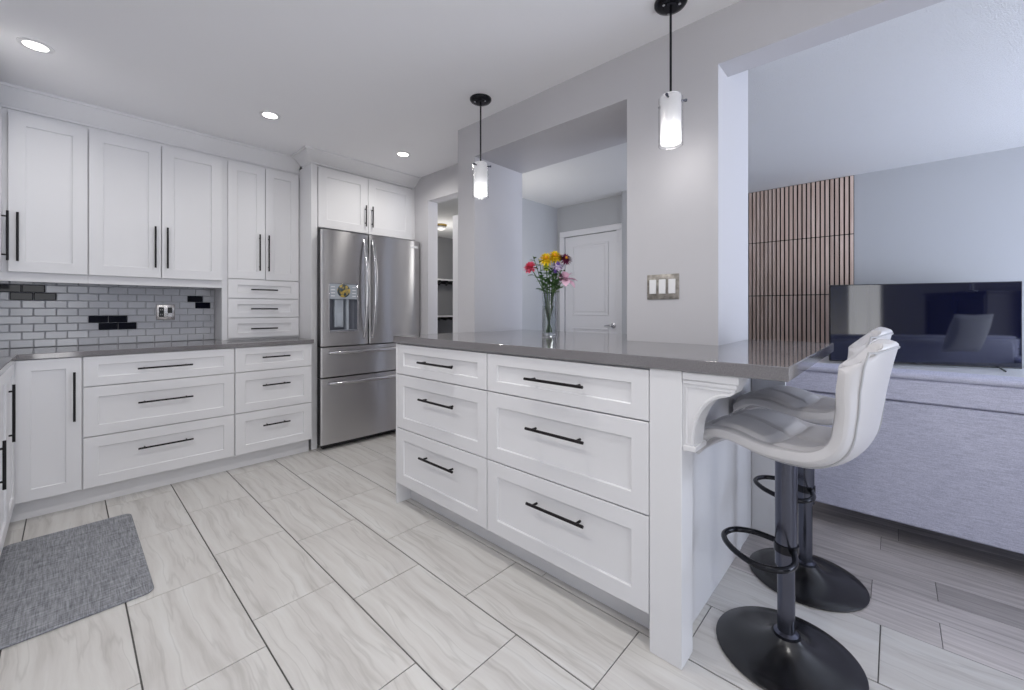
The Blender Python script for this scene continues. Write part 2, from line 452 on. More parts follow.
# hall behind the pass-through
bm = new(); box(bm, 3.2, 4.30, 3.155, 3.255, 0, H); struct('wall_hall_left', bm, M_wallblue)
bm = new()
box(bm, 4.25, 4.35, 2.0, 2.31, 0, H); box(bm, 4.25, 4.35, 3.045, 3.155, 0, H); box(bm, 4.25, 4.35, 2.31, 3.045, 2.055, H)
struct('wall_hall_far', bm, M_wallblue)
bm = new(); box(bm, 4.12, 4.24, 1.35, 2.185, 0, H); struct('wall_hall_right', bm, M_wallblue)
bm = new(); box(bm, FX, FX+0.1, RY, 6.2, 0, H); struct('wall_living', bm, M_wallblue, 'pale blue grey living room wall behind the television')
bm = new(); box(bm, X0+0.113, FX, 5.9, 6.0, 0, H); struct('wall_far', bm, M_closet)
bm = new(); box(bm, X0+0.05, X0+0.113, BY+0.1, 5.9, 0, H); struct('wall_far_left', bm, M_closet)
# rear wall with window openings
bm = new()
for a, b, c, d in ((-0.80, 0.10, 2.25, H), (0.10, 2.55, 0, H), (2.55, 4.65, 0, 0.05), (2.55, 4.65, 1.85, H), (4.65, FX, 0, H)):
    box(bm, a, b, RY-0.1, RY, c, d)
struct('wall_rear', bm, M_wallblue)
for i, (a, b, c, d) in enumerate(((-0.80, 0.10, 0.1, 2.25), (2.55, 4.65, 0.05, 1.85))):
    bm = new()
    for q in (a, (a+b)/2-0.02, b-0.04): box(bm, q, q+0.04, RY-0.08, RY-0.035, c, d)
    for q in (c, d-0.04): box(bm, a, b, RY-0.075, RY-0.035, q, q+0.04)
    struct('window_%d' % (i+1), bm, M_trim)

# hall door
bm = new()
f = face_island(4.262)
d1 = new(); 
box(d1, 4.262, 4.30, 2.315, 3.04, 0.01, 2.05, 0.002)
for v0, v1 in ((1.08, 1.94), (0.2, 0.93)):
    # raised moulding ring and field
    for a, b, c, d in ((2.43, 2.93, v1-0.02, v1), (2.43, 2.93, v0, v0+0.02), (2.43, 2.45, v0+0.02, v1-0.02), (2.91, 2.93, v0+0.02, v1-0.02)):
        box(d1, 4.254, 4.263, a, b, c, d, 0.003)
    box(d1, 4.257, 4.263, 2.475, 2.885, v0+0.045, v1-0.045, 0.003)
door = struct('door_1', d1, M_trim, 'white two-panel door in the hall seen through the pass-through')
bm = new()
box(bm, 4.236, 4.252, 2.245, 2.315, 0, 2.055, 0.003); box(bm, 4.236, 4.252, 3.04, 3.11, 0, 2.055, 0.003); box(bm, 4.236, 4.252, 2.245, 3.11, 2.055, 2.125, 0.003)
obj('door_casing', bm, M_trim, door)
bm = new(); lathe(bm, [(0.0, 0), (0.03, 0), (0.03, 0.01), (0.011, 0.014), (0.011, 0.05), (0, 0.05)], (4.262, 2.365, 0.965), 20, axis='X')
for v in bm.verts: v.co.x = 2*4.262-v.co.x
tube(bm, [(4.215, 2.365, 0.965), (4.213, 2.40, 0.967), (4.213, 2.455, 0.962)], [0.010, 0.009, 0.007], 10)
bmesh.ops.recalc_face_normals(bm, faces=list(bm.faces))
obj('door_handle', bm, M_chrome, door, 'chrome lever handle')
# open white door leaf inside the doorway
bm = new()
t = new(); box(t, 0, 0.72, -0.018, 0.018, 0.01, 2.03, 0.002)
for v0, v1 in ((1.05, 1.93), (0.15, 0.92)):
    for s in (-1, 1):
        box(t, 0.12, 0.60, s*0.018-0.004, s*0.018+0.004, v0, v1, 0.003)
R = Matrix.Translation((2.478, 3.045, 0)) @ Matrix.Rotation(math.atan2(-0.70, 0.10), 4, 'Z')
for v in t.verts: v.co = R @ v.co
merge(bm, t)
d2 = struct('door_2', bm, M_trim, 'white door standing open inside the doorway')

# baseboards that can be seen
bm = new(); box(bm, XB, XB+0.014, YC0, YC1, 0, 0.10, 0.003); struct('baseboard_right', bm, M_trim)

# pendant/recessed lights ------------------------------------------------------
def recessed(x, y, label, en=9.0):
    t = thing('recessed_light', label, 'ceiling light', (x, y, H), 'recessed lights along the back of the kitchen')
    bm = new(); lathe(bm, [(0.062, H-0.0005), (0.062, H-0.004), (0.052, H-0.007), (0.043, H-0.005), (0.043, H-0.0005)], (x, y, 0), 32, closed=True); obj('trim_ring', bm, M_white_plastic, t)
    bm = new(); lathe(bm, [(0.043, H-0.001), (0.043, H-0.004), (0.0, H-0.0045)], (x, y, 0), 32); obj('lens', bm, M_lens, t)
    l = bpy.data.lights.new('recessed_lamp', 'SPOT'); l.energy = en; l.spot_size = math.radians(168); l.spot_blend = 0.7; l.shadow_soft_size = 0.05; l.color = (1, 0.97, 0.92)
    o = bpy.data.objects.new('recessed_lamp', l); COL.objects.link(o); o.parent = t; o.location = (0, 0, -0.02)
    return t
recessed(-0.105, 3.08, 'round recessed ceiling light above the left corner cabinets')
recessed(0.915, 3.04, 'round recessed ceiling light above the stacked tall cabinet on the counter')
recessed(1.895, 2.99, 'round recessed ceiling light in front of the fridge cabinet', 13.5)
# unseen fill spots added overhead to brighten the kitchen, light only
for x, y, en in ((0.9, 1.42, 27), (-0.1, 1.42, 26), (0.9, -0.2, 15), (-0.1, -0.2, 15)):
    l = bpy.data.lights.new('fill_spot', 'SPOT'); l.energy = en; l.spot_size = math.radians(165); l.spot_blend = 0.8; l.shadow_soft_size = 0.06; l.color = (1, 0.97, 0.93)
    o = bpy.data.objects.new('fill_spot', l); COL.objects.link(o); o.location = (x, y, H-0.02)

# ================================================================= CABINETS
YB, YU = 3.442, 3.769
fb, fu = face_back(YB), face_back(YU)
K = 0.909

def base_back(name, label, x0, x1, fronts, hand):
    t = thing(name, label, 'cabinet', ((x0+x1)/2, (YB+BY)/2, 0))
    bm = new(); box(bm, x0, x1, YB+0.001, BY-0.012, 0.108, K-0.031); obj('body', bm, M_cab, t)
    bm = new(); box(bm, x0, x1, YB+0.050, YB+0.066, 0.0, 0.108); obj('toe_kick', bm, M_cab, t)
    for (nm, u0, u1, v0, v1, rv), h in zip(fronts, hand):
        bm = new(); shaker(bm, face_back(YB), u0, u1, v0, v1, railv=rv)
        o = obj(nm, bm, M_cab, t); handle(o, fb, *h)
    return t
base_back('base_cabinet', 'white corner base cabinet with one tall door left of the drawers', -0.209, 0.059, [('door', -0.197, 0.057, 0.112, 0.876, None)], [((0.027, 0.516), (0.027, 0.794))])
base_back('drawer_cabinet', 'wide white base cabinet with three long drawers under the tiled wall', 0.059, 0.806,
          [('drawer', 0.061, 0.804, 0.701, 0.876, 0.05), ('drawer', 0.061, 0.804, 0.409, 0.698, None), ('drawer', 0.061, 0.804, 0.112, 0.406, None)],
          [((0.293, 0.787), (0.563, 0.787)), ((0.295, 0.578), (0.565, 0.578)), ((0.295, 0.296), (0.566, 0.296))])
base_back('drawer_cabinet', 'narrow white base cabinet with three drawers next to the fridge', 0.806, 1.334,
          [('drawer', 0.808, 1.332, 0.701, 0.876, 0.05), ('drawer', 0.808, 1.332, 0.409, 0.698, None), ('drawer', 0.808, 1.332, 0.112, 0.406, None)],
          [((0.973, 0.798), (1.160, 0.798)), ((0.973, 0.592), (1.161, 0.592)), ((0.977, 0.298), (1.161, 0.298))])

# left run (seen edge-on at the picture's edge)
fl = face_left(-0.21)
def base_left(label, y0, y1, doors, hand):
    t = thing('base_cabinet', label, 'cabinet', ((-0.21+LX)/2, (y0+y1)/2, 0))
    bm = new(); box(bm, LX+0.012, -0.211, y0, y1, 0.108, K-0.031); obj('body', bm, M_cab, t)
    bm = new(); box(bm, -0.276, -0.260, y0, y1, 0, 0.108); obj('toe_kick', bm, M_cab, t)
    for (u0, u1), h in zip(doors, hand):
        bm = new(); shaker(bm, fl, u0, u1, 0.112, 0.876); o = obj('door', bm, M_cab, t); handle(o, fl, *h, w0=0.020, out=0.016)
base_left('white base cabinet on the left wall at the corner, door with long black handle', 3.05, 3.430, [(3.052, 3.41)], [((3.087, 0.515), (3.087, 0.789))])
base_left('white base cabinet on the left wall nearer the viewer, door with low black handle', 2.60, 3.05, [(2.602, 3.048)], [((2.652, 0.416), (2.652, 0.615))])
base_left('white two-door base cabinet on the left wall beside the grey mat', 1.60, 2.60, [(1.602, 2.099), (2.101, 2.598)], [((2.05, 0.515), (2.05, 0.789)), ((2.15, 0.515), (2.15, 0.789))])

# L-shaped counter
bm = new()
poly = [(-0.181, 1.58), (-0.181, YB-0.030), (1.345, YB-0.030), (1.345, BY-0.012), (LX, BY-0.012), (LX, 1.58)]
prism(bm, poly, lambda p, q, r: Vector((p, q, r)), K-0.030, K, bev=0.002)
tag(obj('countertop', bm, M_counter), 'grey quartz L-shaped countertop along the back and left walls', 'countertop')

# backsplash of individual tiles
bm = new()
tw, th, yw = 0.0967, 0.0495, BY-0.0105
box(bm, LX, 0.815, yw+0.004, BY-0.0005, K, 1.345, mi=1)
dark = {(7, -0.29), (7, -0.193), (6, -0.242), (6, -0.145), (3, 0.097), (3, 0.193), (2, 0.145), (2, 0.242), (6, 0.628), (5, 0.676)}
rt = random.Random(5)
for row in range(9):
    z0, z1 = K+th*row+0.0012, min(K+th*(row+1), 1.345)-0.0012
    x = -0.097-8*tw + (0.0 if row % 2 else -tw/2)
    while x < 0.80:
        a, b = max(x, LX)+0.0012, min(x+tw, 0.80)-0.0012
        if b-a > 0.004:
            isd = any(r == row and abs(x-q) < 0.03 for r, q in dark)
            t = new(); bmesh.ops.create_cube(t, size=1)
            j = [rt.uniform(-0.0006, 0.0006) for _ in range(4)]
            for v in t.verts:
                sx, sz = v.co.x > 0, v.co.z > 0
                y = (yw-0.004+j[0]*(1 if sx else -1)+j[1]*(1 if sz else -1)) if v.co.y < 0 else yw+0.004
                v.co = Vector((b if sx else a, y, z1 if sz else z0))
            fe = [e for e in t.edges if all(v.co.y < yw for v in e.verts)]
            bmesh.ops.bevel(t, geom=fe, offset=0.0035, segments=1, affect='EDGES')
            merge(bm, t, 2 if isd else 0)
        x += tw
tag(obj('tile_backsplash', bm, [M_tile_wall, M_tile_grout, M_tile_mirror]), 'pale grey small brick tile backsplash with a few dark mirror tiles', 'backsplash')

# outlet on the backsplash
def plate(name, label, cat, f, u0, u1, v0, v1, pm, w0=0.0):
    t = thing(name, label, cat, f((u0+u1)/2, (v0+v1)/2, w0))
    bm = new()
    A = []
    for (q, wv) in ((0, 0), (0, 0.004), (0.004, 0.007)):
        A.append([bm.verts.new(f(a, b, w0+wv)) for a, b in ((u0+q, v0+q), (u1-q, v0+q), (u1-q, v1-q), (u0+q, v1-q))])
    fs = [bm.faces.new(A[0]), bm.faces.new(A[-1])]
    for P, Q in zip(A, A[1:]):
        for i in range(4): fs.append(bm.faces.new([P[i], P[(i+1) % 4], Q[(i+1) % 4], Q[i]]))
    bmesh.ops.recalc_face_normals(bm, faces=fs)
    obj('plate', bm, pm, t); return t
def rbox(f, u0, u1, v0, v1, w0, w1, bev=0.0015):
    bm = new(); prism(bm, [(u0, v0), (u1, v0), (u1, v1), (u0, v1)], f, w0, w1, bev=bev); return bm
fw = face_back(yw-0.0045)
t = plate('wall_outlet', 'steel outlet plate with two dark devices on the tiled wall', 'outlet', fw, 0.444, 0.552, 1.072, 1.186, M_steelplate)
o = obj('socket', rbox(fw, 0.459, 0.488, 1.094, 1.165, 0.006, 0.010), M_fridgeside, t, 'dark double socket')
for v in (1.112, 1.147):
    bm = new()
    for du in (-0.005, 0.005): merge(bm, rbox(fw, 0.4735+du-0.001, 0.4735+du+0.001, v-0.005, v+0.005, 0.0098, 0.0106, 0))
    obj('slot', bm, M_white_plastic, o)
o = obj('switch', rbox(fw, 0.508, 0.537, 1.094, 1.165, 0.006, 0.010), M_steelplate, t)
obj('rocker', rbox(fw, 0.510, 0.535, 1.122, 1.163, 0.0095, 0.013), M_blackplastic, o, 'black rocker')

# wall cabinets
def upper_body(t, x0, x1, z0, z1, y0=YU):
    bm = new(); box(bm, x0, x1, y0+0.001, BY-0.001, z0, z1); return obj('body', bm, M_cab, t)
ZU0, ZU1 = 1.367, 2.294
t = thing('wall_cabinet', 'white corner wall cabinet with a single door over the dark mirror tiles', 'cabinet', (-0.3, (YU+BY)/2, ZU0))
upper_body(t, LX+0.001, 0.090, ZU0, ZU1+0.02)
bm = new(); shaker(bm, fu, -0.234, 0.0885, ZU0, ZU1, rail=0.065); o = obj('door', bm, M_cab, t); handle(o, fu, (-0.197, 1.430), (-0.197, 1.714), w0=0.02, out=0.016)
bm = new(); box(bm, LX+0.001, 0.0895, YU+0.004, YU+0.022, 1.314, ZU0); obj('valance', bm, M_cab, t)
t = thing('wall_cabinet', 'white two-door wall cabinet with paired black handles above the outlet', 'cabinet', (0.446, (YU+BY)/2, ZU0))
upper_body(t, 0.0902, 0.803, ZU0, ZU1+0.02)
for a, b, h in ((0.0915, 0.446, 0.414), (0.448, 0.8015, 0.479)):
    bm = new(); shaker(bm, fu, a, b, ZU0, ZU1, rail=0.065); o = obj('door', bm, M_cab, t); handle(o, fu, (h, 1.437), (h, 1.722), w0=0.02, out=0.016)
bm = new(); box(bm, 0.0905, 0.803, YU+0.004, YU+0.022, 1.314, ZU0); obj('valance', bm, M_cab, t)
t = thing('tower_cabinet', 'white tall cabinet on the counter, two doors over three small drawers', 'cabinet', (1.08, (YU+BY)/2, K))
upper_body(t, 0.8032, 1.358, K+0.001, ZU1+0.02, YU+0.001)
for a, b, h in ((0.838, 1.094, 1.053), (1.096, 1.352, 1.118)):
    bm = new(); shaker(bm, fu, a, b, 1.389, ZU1, rail=0.06); o = obj('door', bm, M_cab, t); handle(o, fu, (h, 1.460), (h, 1.752), w0=0.02, out=0.016)
for v0, v1, hz in ((1.237, 1.386, 1.308), (1.084, 1.234, 1.155), (0.925, 1.081, 0.997)):
    bm = new(); shaker(bm, fu, 0.838, 1.352, v0, v1, rail=0.06, railv=0.042); o = obj('drawer', bm, M_cab, t); handle(o, fu, (0.99, hz), (1.182, hz), w0=0.02, out=0.016)
# left wall cabinet
f2 = face_left(-0.275)
t = thing('wall_cabinet', 'white wall cabinet on the left wall, only its black handle in view', 'cabinet', (-0.55, 3.4, ZU0))
bm = new(); box(bm, LX+0.001, -0.276, 3.0, YU-0.001, ZU0, ZU1+0.02); obj('body', bm, M_cab, t)
bm = new(); shaker(bm, f2, 3.002, YU-0.024, ZU0, ZU1); o = obj('door', bm, M_cab, t); handle(o, f2, (3.715, 1.430), (3.715, 1.714), w0=0.02, out=0.022)
bm = new(); box(bm, LX+0.001, -0.280, 3.0, YU-0.001, 1.314, ZU0); obj('valance', bm, M_cab, t)

# fridge surround: left panel plus the cabinet over the fridge
YP = 3.505
t = thing('fridge_cabinet', 'white two-door cabinet above the steel fridge with tall side panel', 'cabinet', (1.86, 3.75, 0))
bm = new(); box(bm, 1.359, 1.408, YP, BY-0.001, 0.0, 2.349, 0.0015); obj('side_panel', bm, M_cab, t)
bm = new(); box(bm, 1.4085, 2.3485, YP+0.012, BY-0.001, 1.832, 2.349); obj('body', bm, M_cab, t)
ff = face_back(YP+0.012)
for a, b, h in ((1.412, 1.853, 1.824), (1.855, 2.322, 1.889)):
    bm = new(); shaker(bm, ff, a, b, 1.834, 2.335, rail=0.07); o = obj('door', bm, M_cab, t); handle(o, ff, (h, 1.895), (h, 2.083), w0=0.02, out=0.025)
bm = new(); box(bm, 2.323, 2.3485, YP-0.005, YP+0.05, 1.845, 2.349); obj('filler_strip', bm, M_cab, t)

# crown mouldings
def crown(name, label, path):
    """path of ((bottom x,y,z),(top x,y)) joined by a flat slanted board"""
    bm = new()
    prof = lambda b, tp: [Vector(b), Vector((b[0], b[1], b[2]+0.012)), Vector(b)+(Vector((tp[0], tp[1], H))-Vector(b))*0.14+Vector((0, 0, 0.004)),
                          Vector(b)+(Vector((tp[0], tp[1], H))-Vector(b))*0.86, Vector((tp[0], tp[1], H-0.016)), Vector((tp[0], tp[1], H-0.0005))]
    rows = [[bm.verts.new(p) for p in prof(b, tp)] for b, tp, _ in path]
    back = [[bm.verts.new(Vector((bk[0], bk[1], b[2]))), bm.verts.new(Vector((bk[0], bk[1], H-0.0005)))] for b, tp, bk in path]
    fs = []
    for i in range(len(rows)-1):
        A, B = rows[i], rows[i+1]
        for k in range(len(A)-1): fs.append(bm.faces.new([A[k], B[k], B[k+1], A[k+1]]))
        fs.append(bm.faces.new([back[i][0], back[i+1][0], B[0], A[0]])); fs.append(bm.faces.new([A[-1], B[-1], back[i+1][1], back[i][1]]))
        fs.append(bm.faces.new([back[i][1], back[i+1][1], back[i+1][0], back[i][0]]))
    for i in (0, -1): fs.append(bm.faces.new(rows[i]+[back[i][1], back[i][0]]))
    bmesh.ops.recalc_face_normals(bm, faces=fs)
    o = struct(name, bm, M_cab, label)
zc = 2.316
crown('trim_1', 'white crown moulding over the wall cabinets', [((LX+0.001, YU-0.002, zc), (LX+0.001, 3.706), (LX+0.001, YU+0.05)), ((1.357, YU-0.002, zc), (1.357, 3.706), (1.357, YU+0.05))])
crown('trim_2', 'white crown moulding over the fridge cabinet', [((1.3585, BY-0.3, 2.351), (1.272, BY-0.3), (1.45, BY-0.3)), ((1.3585, YP-0.002, 2.351), (1.272, 3.395), (1.45, YP+0.09)), ((2.3485, YP-0.002, 2.351), (2.3485, 3.395), (2.3485, YP+0.09))])

# ================================================================= FRIDGE
FY = 3.385
fr = thing('refrigerator', 'stainless steel french-door refrigerator with water dispenser', 'refrigerator', (1.86, 3.68, 0))
bm = new(); box(bm, 1.420, 2.325, FY+0.075, BY-0.03, 0.04, 1.790, 0.004); obj('body', bm, M_fridgeside, fr, 'dark grey cabinet sides')
bm = new(); box(bm, 1.42, 2.33, FY+0.05, FY+0.09, 0.005, 0.05, 0.002); obj('kick_plate', bm, M_blackplastic, fr, 'black kick plate')
def door_profile(x0, x1, bulge, n=14, edge=0.012):
    xs = [0, 0.25, 0.6, 1.0]; out = []
    for e in xs: out.append((x0+edge*e, FY+edge*(1-math.sqrt(max(0, 1-(1-e)**2)))))
    for i in range(1, n): out.append((x0+edge+(x1-x0-2*edge)*i/n, FY))
    for e in reversed(xs): out.append((x1-edge*e, FY+edge*(1-math.sqrt(max(0, 1-(1-e)**2)))))
    return [(x, y-bulge*(1-((2*(x-x0)/(x1-x0))-1)**2)) for x, y in out]
def fridge_panel(name, x0, x1, z0, z1, bulge=0.012, hole=None, depth=0.068):
    P = door_profile(x0, x1, bulge)
    if hole:
        P = [p for p in P if all(abs(p[0]-h) > 0.008 for h in hole[:2])]
        y_at = lambda x: FY-bulge*(1-((2*(x-x0)/(x1-x0))-1)**2)
        P = sorted(P+[(h, y_at(h)) for h in hole[:2]])
    zs = [z0, z1] if not hole else [z0, hole[2], hole[3], z1]
    bm = new(); G = [[bm.verts.new((x, y, z)) for x, y in P] for z in zs]; fs = []
    for k in range(len(zs)-1):
        for i in range(len(P)-1):
            if hole and k == 1 and hole[0]-1e-6 <= P[i][0] and P[i+1][0] <= hole[1]+1e-6: continue
            f = bm.faces.new([G[k][i], G[k][i+1], G[k+1][i+1], G[k+1][i]]); f.smooth = True; fs.append(f)
    yb = FY+depth
    bl = [(bm.verts.new((x0, yb, z)), bm.verts.new((x1, yb, z))) for z in zs]
    for k in range(len(zs)-1):
        for q in (bm.faces.new([G[k][0], G[k+1][0], bl[k+1][0], bl[k][0]]), bm.faces.new([G[k][-1], bl[k][1], bl[k+1][1], G[k+1][-1]])):
            q.material_index = 1; fs.append(q)
        if not hole: fs.append(bm.faces.new([bl[k][0], bl[k+1][0], bl[k+1][1], bl[k][1]]))
    fs.append(bm.faces.new(G[0]+[bl[0][1], bl[0][0]])); fs.append(bm.faces.new(list(reversed(G[-1]))+[bl[-1][0], bl[-1][1]]))
    bmesh.ops.recalc_face_normals(bm, faces=fs)
    return obj(name, bm, [M_steel, M_fridgeside], fr)
HO = (1.448, 1.696, 0.960, 1.368)
ld = fridge_panel('door', 1.386, 1.797, 0.850, 1.800, hole=HO)
rd = fridge_panel('door', 1.803, 2.333, 0.850, 1.805)
td = fridge_panel('freezer_drawer', 1.386, 2.333, 0.598, 0.840, 0.016)
bd = fridge_panel('freezer_drawer', 1.386, 2.333, 0.050, 0.586, 0.016)
yd = FY-0.008
bm = new()
for a, b, c, d in ((HO[0], HO[1], HO[3]-0.006, HO[3]), (HO[0], HO[1], HO[2], HO[2]+0.012), (HO[0], HO[0]+0.007, HO[2]+0.012, HO[3]-0.006), (HO[1]-0.007, HO[1], HO[2]+0.012, HO[3]-0.006)):
    box(bm, a, b, yd-0.004, yd+0.075, c, d, 0.0015)
M_disp = mat('dispenser_grey', (150, 154, 164), 0.35, 0.3)
M_displight = mat('dispenser_panel', (176, 184, 194), 0.2, 0.1)
dp = obj('dispenser', bm, M_chrome, ld)
bm = new(); box(bm, HO[0]+0.007, HO[1]-0.007, yd+0.055, yd+0.075, HO[2]+0.012, HO[3]-0.006); obj('recess_back', bm, mat('dispenser_recess', (104, 108, 118), 0.4, 0.3), dp)
bm = new(); box(bm, HO[0]+0.007, HO[1]-0.007, yd-0.001, yd+0.055, 1.236, HO[3]-0.006, 0.002); cp = obj('control_panel', bm, M_displight, dp)
for i in range(4):
    for s in (0, 1):
        bm = new(); x = HO[0]+0.018+s*0.178; box(bm, x, x+0.032, yd-0.0025, yd, 1.258+i*0.025, 1.264+i*0.025, 0.0008); obj('button', bm, M_white_plastic, cp)
bm = new(); lathe(bm, [(0, -0.012), (0.03, -0.010), (0.052, -0.004), (0.056, 0.002), (0, 0.002)], (1.572, yd-0.002, 1.305), 28, axis='Y')
M_dome = mat('dispenser_dome', (72, 84, 88), 0.08, spec=0.8)
add_noise_color(M_dome, 34, (58, 74, 80), (206, 176, 84), lo=0.44, hi=0.62, detail=2)  # dark teal mixed with yellow blotches by noise
obj('dome', bm, M_dome, cp, 'round glossy display')
bm = new(); box(bm, 1.505, 1.580, yd+0.020, yd+0.050, 1.0, 1.236, 0.006, seg=2); box(bm, 1.520, 1.565, yd+0.012, yd+0.022, 1.01, 1.12, 0.004, seg=2); obj('paddle', bm, M_displight, dp)
bm = new(); box(bm, 1.600, 1.622, yd+0.010, yd+0.055, 0.972, 1.236, 0.003); obj('water_spout', bm, M_displight, dp)
bm = new(); box(bm, HO[0]+0.007, HO[1]-0.007, yd-0.002, yd+0.055, HO[2]+0.012, HO[2]+0.020, 0.002); obj('drip_tray', bm, M_disp, dp)
def bow(parent, a, b, out, r, base):
    a, b = Vector(a), Vector(b); pts = []; rad = []
    for i in range(17):
        q = i/16; s = math.sin(PI*q); p = a.lerp(b, q); p.y -= base+out*(s**0.6)
        pts.append(p); rad.append(r*(0.75+0.25*s))
    bm = new(); tube(bm, pts, rad, 12, flat=0.8)
    for e in (pts[0], pts[-1]): tube(bm, [e+Vector((0, 0.001, 0)), Vector((e.x, FY+0.001, e.z))], r*0.8, 10)
    obj('handle', bm, M_chrome, parent, 'polished curved bar handle')
bow(ld, (1.752, FY, 0.915), (1.752, FY, 1.755), 0.055, 0.018, 0.012)
bow(rd, (1.832, FY, 0.915), (1.832, FY, 1.755), 0.055, 0.018, 0.012)
bow(td, (1.45, FY, 0.795), (2.27, FY, 0.795), 0.042, 0.016, 0.018)
bow(bd, (1.45, FY, 0.545), (2.27, FY, 0.545), 0.042, 0.016, 0.018)
bm = new(); box(bm, 2.225, 2.305, FY-0.0095, FY-0.001, 1.738, 1.758, 0.001)
obj('nameplate', bm, M_white_plastic, rd, 'small pale nameplate')

# ================================================================= ISLAND
XI = 1.347; C = 0.992; CT = C-0.040
fi = face_island(XI)
def island_cab(label, y0, y1, fronts, hand):
    t = thing('drawer_cabinet', label, 'cabinet', ((XI+X1)/2, (y0+y1)/2, 0))
    bm = new(); box(bm, XI+0.001, X1-0.001, y0, y1, 0.118, CT-0.0005); obj('body', bm, M_cab, t)
    bm = new(); box(bm, XI+0.075, XI+0.09, y0, y1, 0.0, 0.118); obj('toe_kick', bm, M_cab, t)
    for (v0, v1, rv), h in zip(fronts, hand):
        bm = new(); shaker(bm, fi, y0+0.001, y1-0.001, v0, v1, rail=0.062, railv=rv); o = obj('drawer', bm, M_cab, t); handle(o, fi, *h, w0=0.02, out=0.030, r=0.0062)
    return t
FR = [(0.771, 0.945, 0.048), (0.454, 0.768, 0.062), (0.123, 0.451, 0.062)]
t1 = island_cab('white three-drawer island cabinet at the fridge end', 1.391, 2.160, FR, [((1.612, 0.859), (1.908, 0.859)), ((1.608, 0.658), (1.899, 0.658)), ((1.608, 0.341), (1.894, 0.341))])
bm = new(); box(bm, XI-0.02, X1-0.001, 2.1605, 2.172, 0.0, CT-0.0005, 0.001); obj('end_panel', bm, M_cab, t1)
island_cab('white three-drawer island cabinet at the bar stool end', 0.604, 1.3905, FR, [((0.848, 0.859), (1.134, 0.859)), ((0.846, 0.653), (1.128, 0.653)), ((0.846, 0.342), (1.123, 0.342))])
# counter
bm = new(); prism(bm, [(1.317, 0.208), (2.425, 0.208), (2.425, YC0-0.0005), (X1-0.0005, YC0-0.0005), (X1-0.0005, YC1+0.0005), (2.425, YC1+0.0005), (2.425, YP0-0.0005), (X1-0.0005, YP0-0.0005), (X1-0.0005, 2.185), (1.317, 2.185)], lambda p, q, r: Vector((p, q, r)), CT, C, bev=0.002)
tag(obj('countertop', bm, M_counter), 'grey quartz island countertop with overhang above the stools', 'countertop')
# end assembly: post, recessed panel, corbel
t = thing('island_end', 'white island end with square post and scrolled corbel under the overhang', 'panel', (XI+0.3, 0.55, 0))
bm = new(); box(bm, XI-0.02, XI+0.078, 0.496, 0.6030, 0.0, CT-0.0005, 0.0015); obj('post', bm, M_cab, t)
bm = new(); box(bm, XI+0.0785, 2.203, 0.540, 0.5595, 0.0, CT-0.0005, 0.0015); obj('end_panel', bm, M_cab, t)
bm = new(); box(bm, 2.206, XB+0.012, 0.543, 0.5595, 0.0, CT-0.0005, 0.0015); obj('end_panel', bm, M_cab, t)
# corbel
cx0, cx1 = XI-0.012, XI+0.078
arc = []
for i in range(15):
    a = PI/2*i/14
    arc.append((0.358+0.102*math.sin(a), 0.742+0.143*math.cos(a)))
poly = [(0.4955, CT-0.027), (0.345, CT-0.027), (0.345, 0.904), (0.350, 0.894), (0.358, 0.890)]+arc[1:]+[(0.462, 0.735), (0.462, 0.715), (0.475, 0.700), (0.4955, 0.696)]
bm = new(); prism(bm, poly, lambda p, q, r: Vector((r, p, q)), cx0, cx1)
cb = obj('corbel', bm, M_cab, t)
bm = new(); box(bm, cx0-0.008, cx1+0.008, 0.333, 0.4955, CT-0.027, CT-0.0005, 0.003); box(bm, cx0-0.004, cx1+0.004, 0.339, 0.4955, CT-0.042, CT-0.027, 0.003); obj('corbel_cap', bm, M_cab, cb)
bm = new()
rim = [(0.350, 0.900)]+[(0.358+0.110*math.sin(PI/2*i/14), 0.742+0.150*math.cos(PI/2*i/14)) for i in range(15)]+[(0.468, 0.722)]
tube(bm, [(cx0-0.001, p, q) for p, q in rim], 0.004, 8)
obj('corbel_moulding', bm, M_cab, cb)
bm = new()
tube(bm, [(cx0-0.001, 0.360, 0.903), (cx0-0.001, 0.484, 0.903), (cx0-0.001, 0.484, 0.722)], 0.003, 8)
obj('corbel_moulding', bm, M_cab, cb)
bm = new(); box(bm, cx0-0.006, cx1+0.006, 0.454, 0.4955, 0.700, 0.718, 0.003); obj('corbel_foot', bm, M_cab, cb)
# support pier at the back of the overhang
bm = new(); box(bm, 2.404, 2.424, 0.395, 0.5425, 0.0, CT-0.0005, 0.002)
tag(obj('support_panel', bm, M_cab), 'white support panel under the back edge of the island overhang', 'panel')

# switch plate on the column
fc = face_island(X1)
t = plate('light_switch', 'pewter switch plate with three white rockers on the column', 'light switch', fc, 0.728, 0.880, 1.196, 1.314, M_pewter, 0.0)
for u in (0.758, 0.804, 0.850):
    obj('rocker', rbox(fc, u-0.0165, u+0.0165, 1.222, 1.290, 0.0065, 0.011), M_white_plastic, t, 'white rocker')

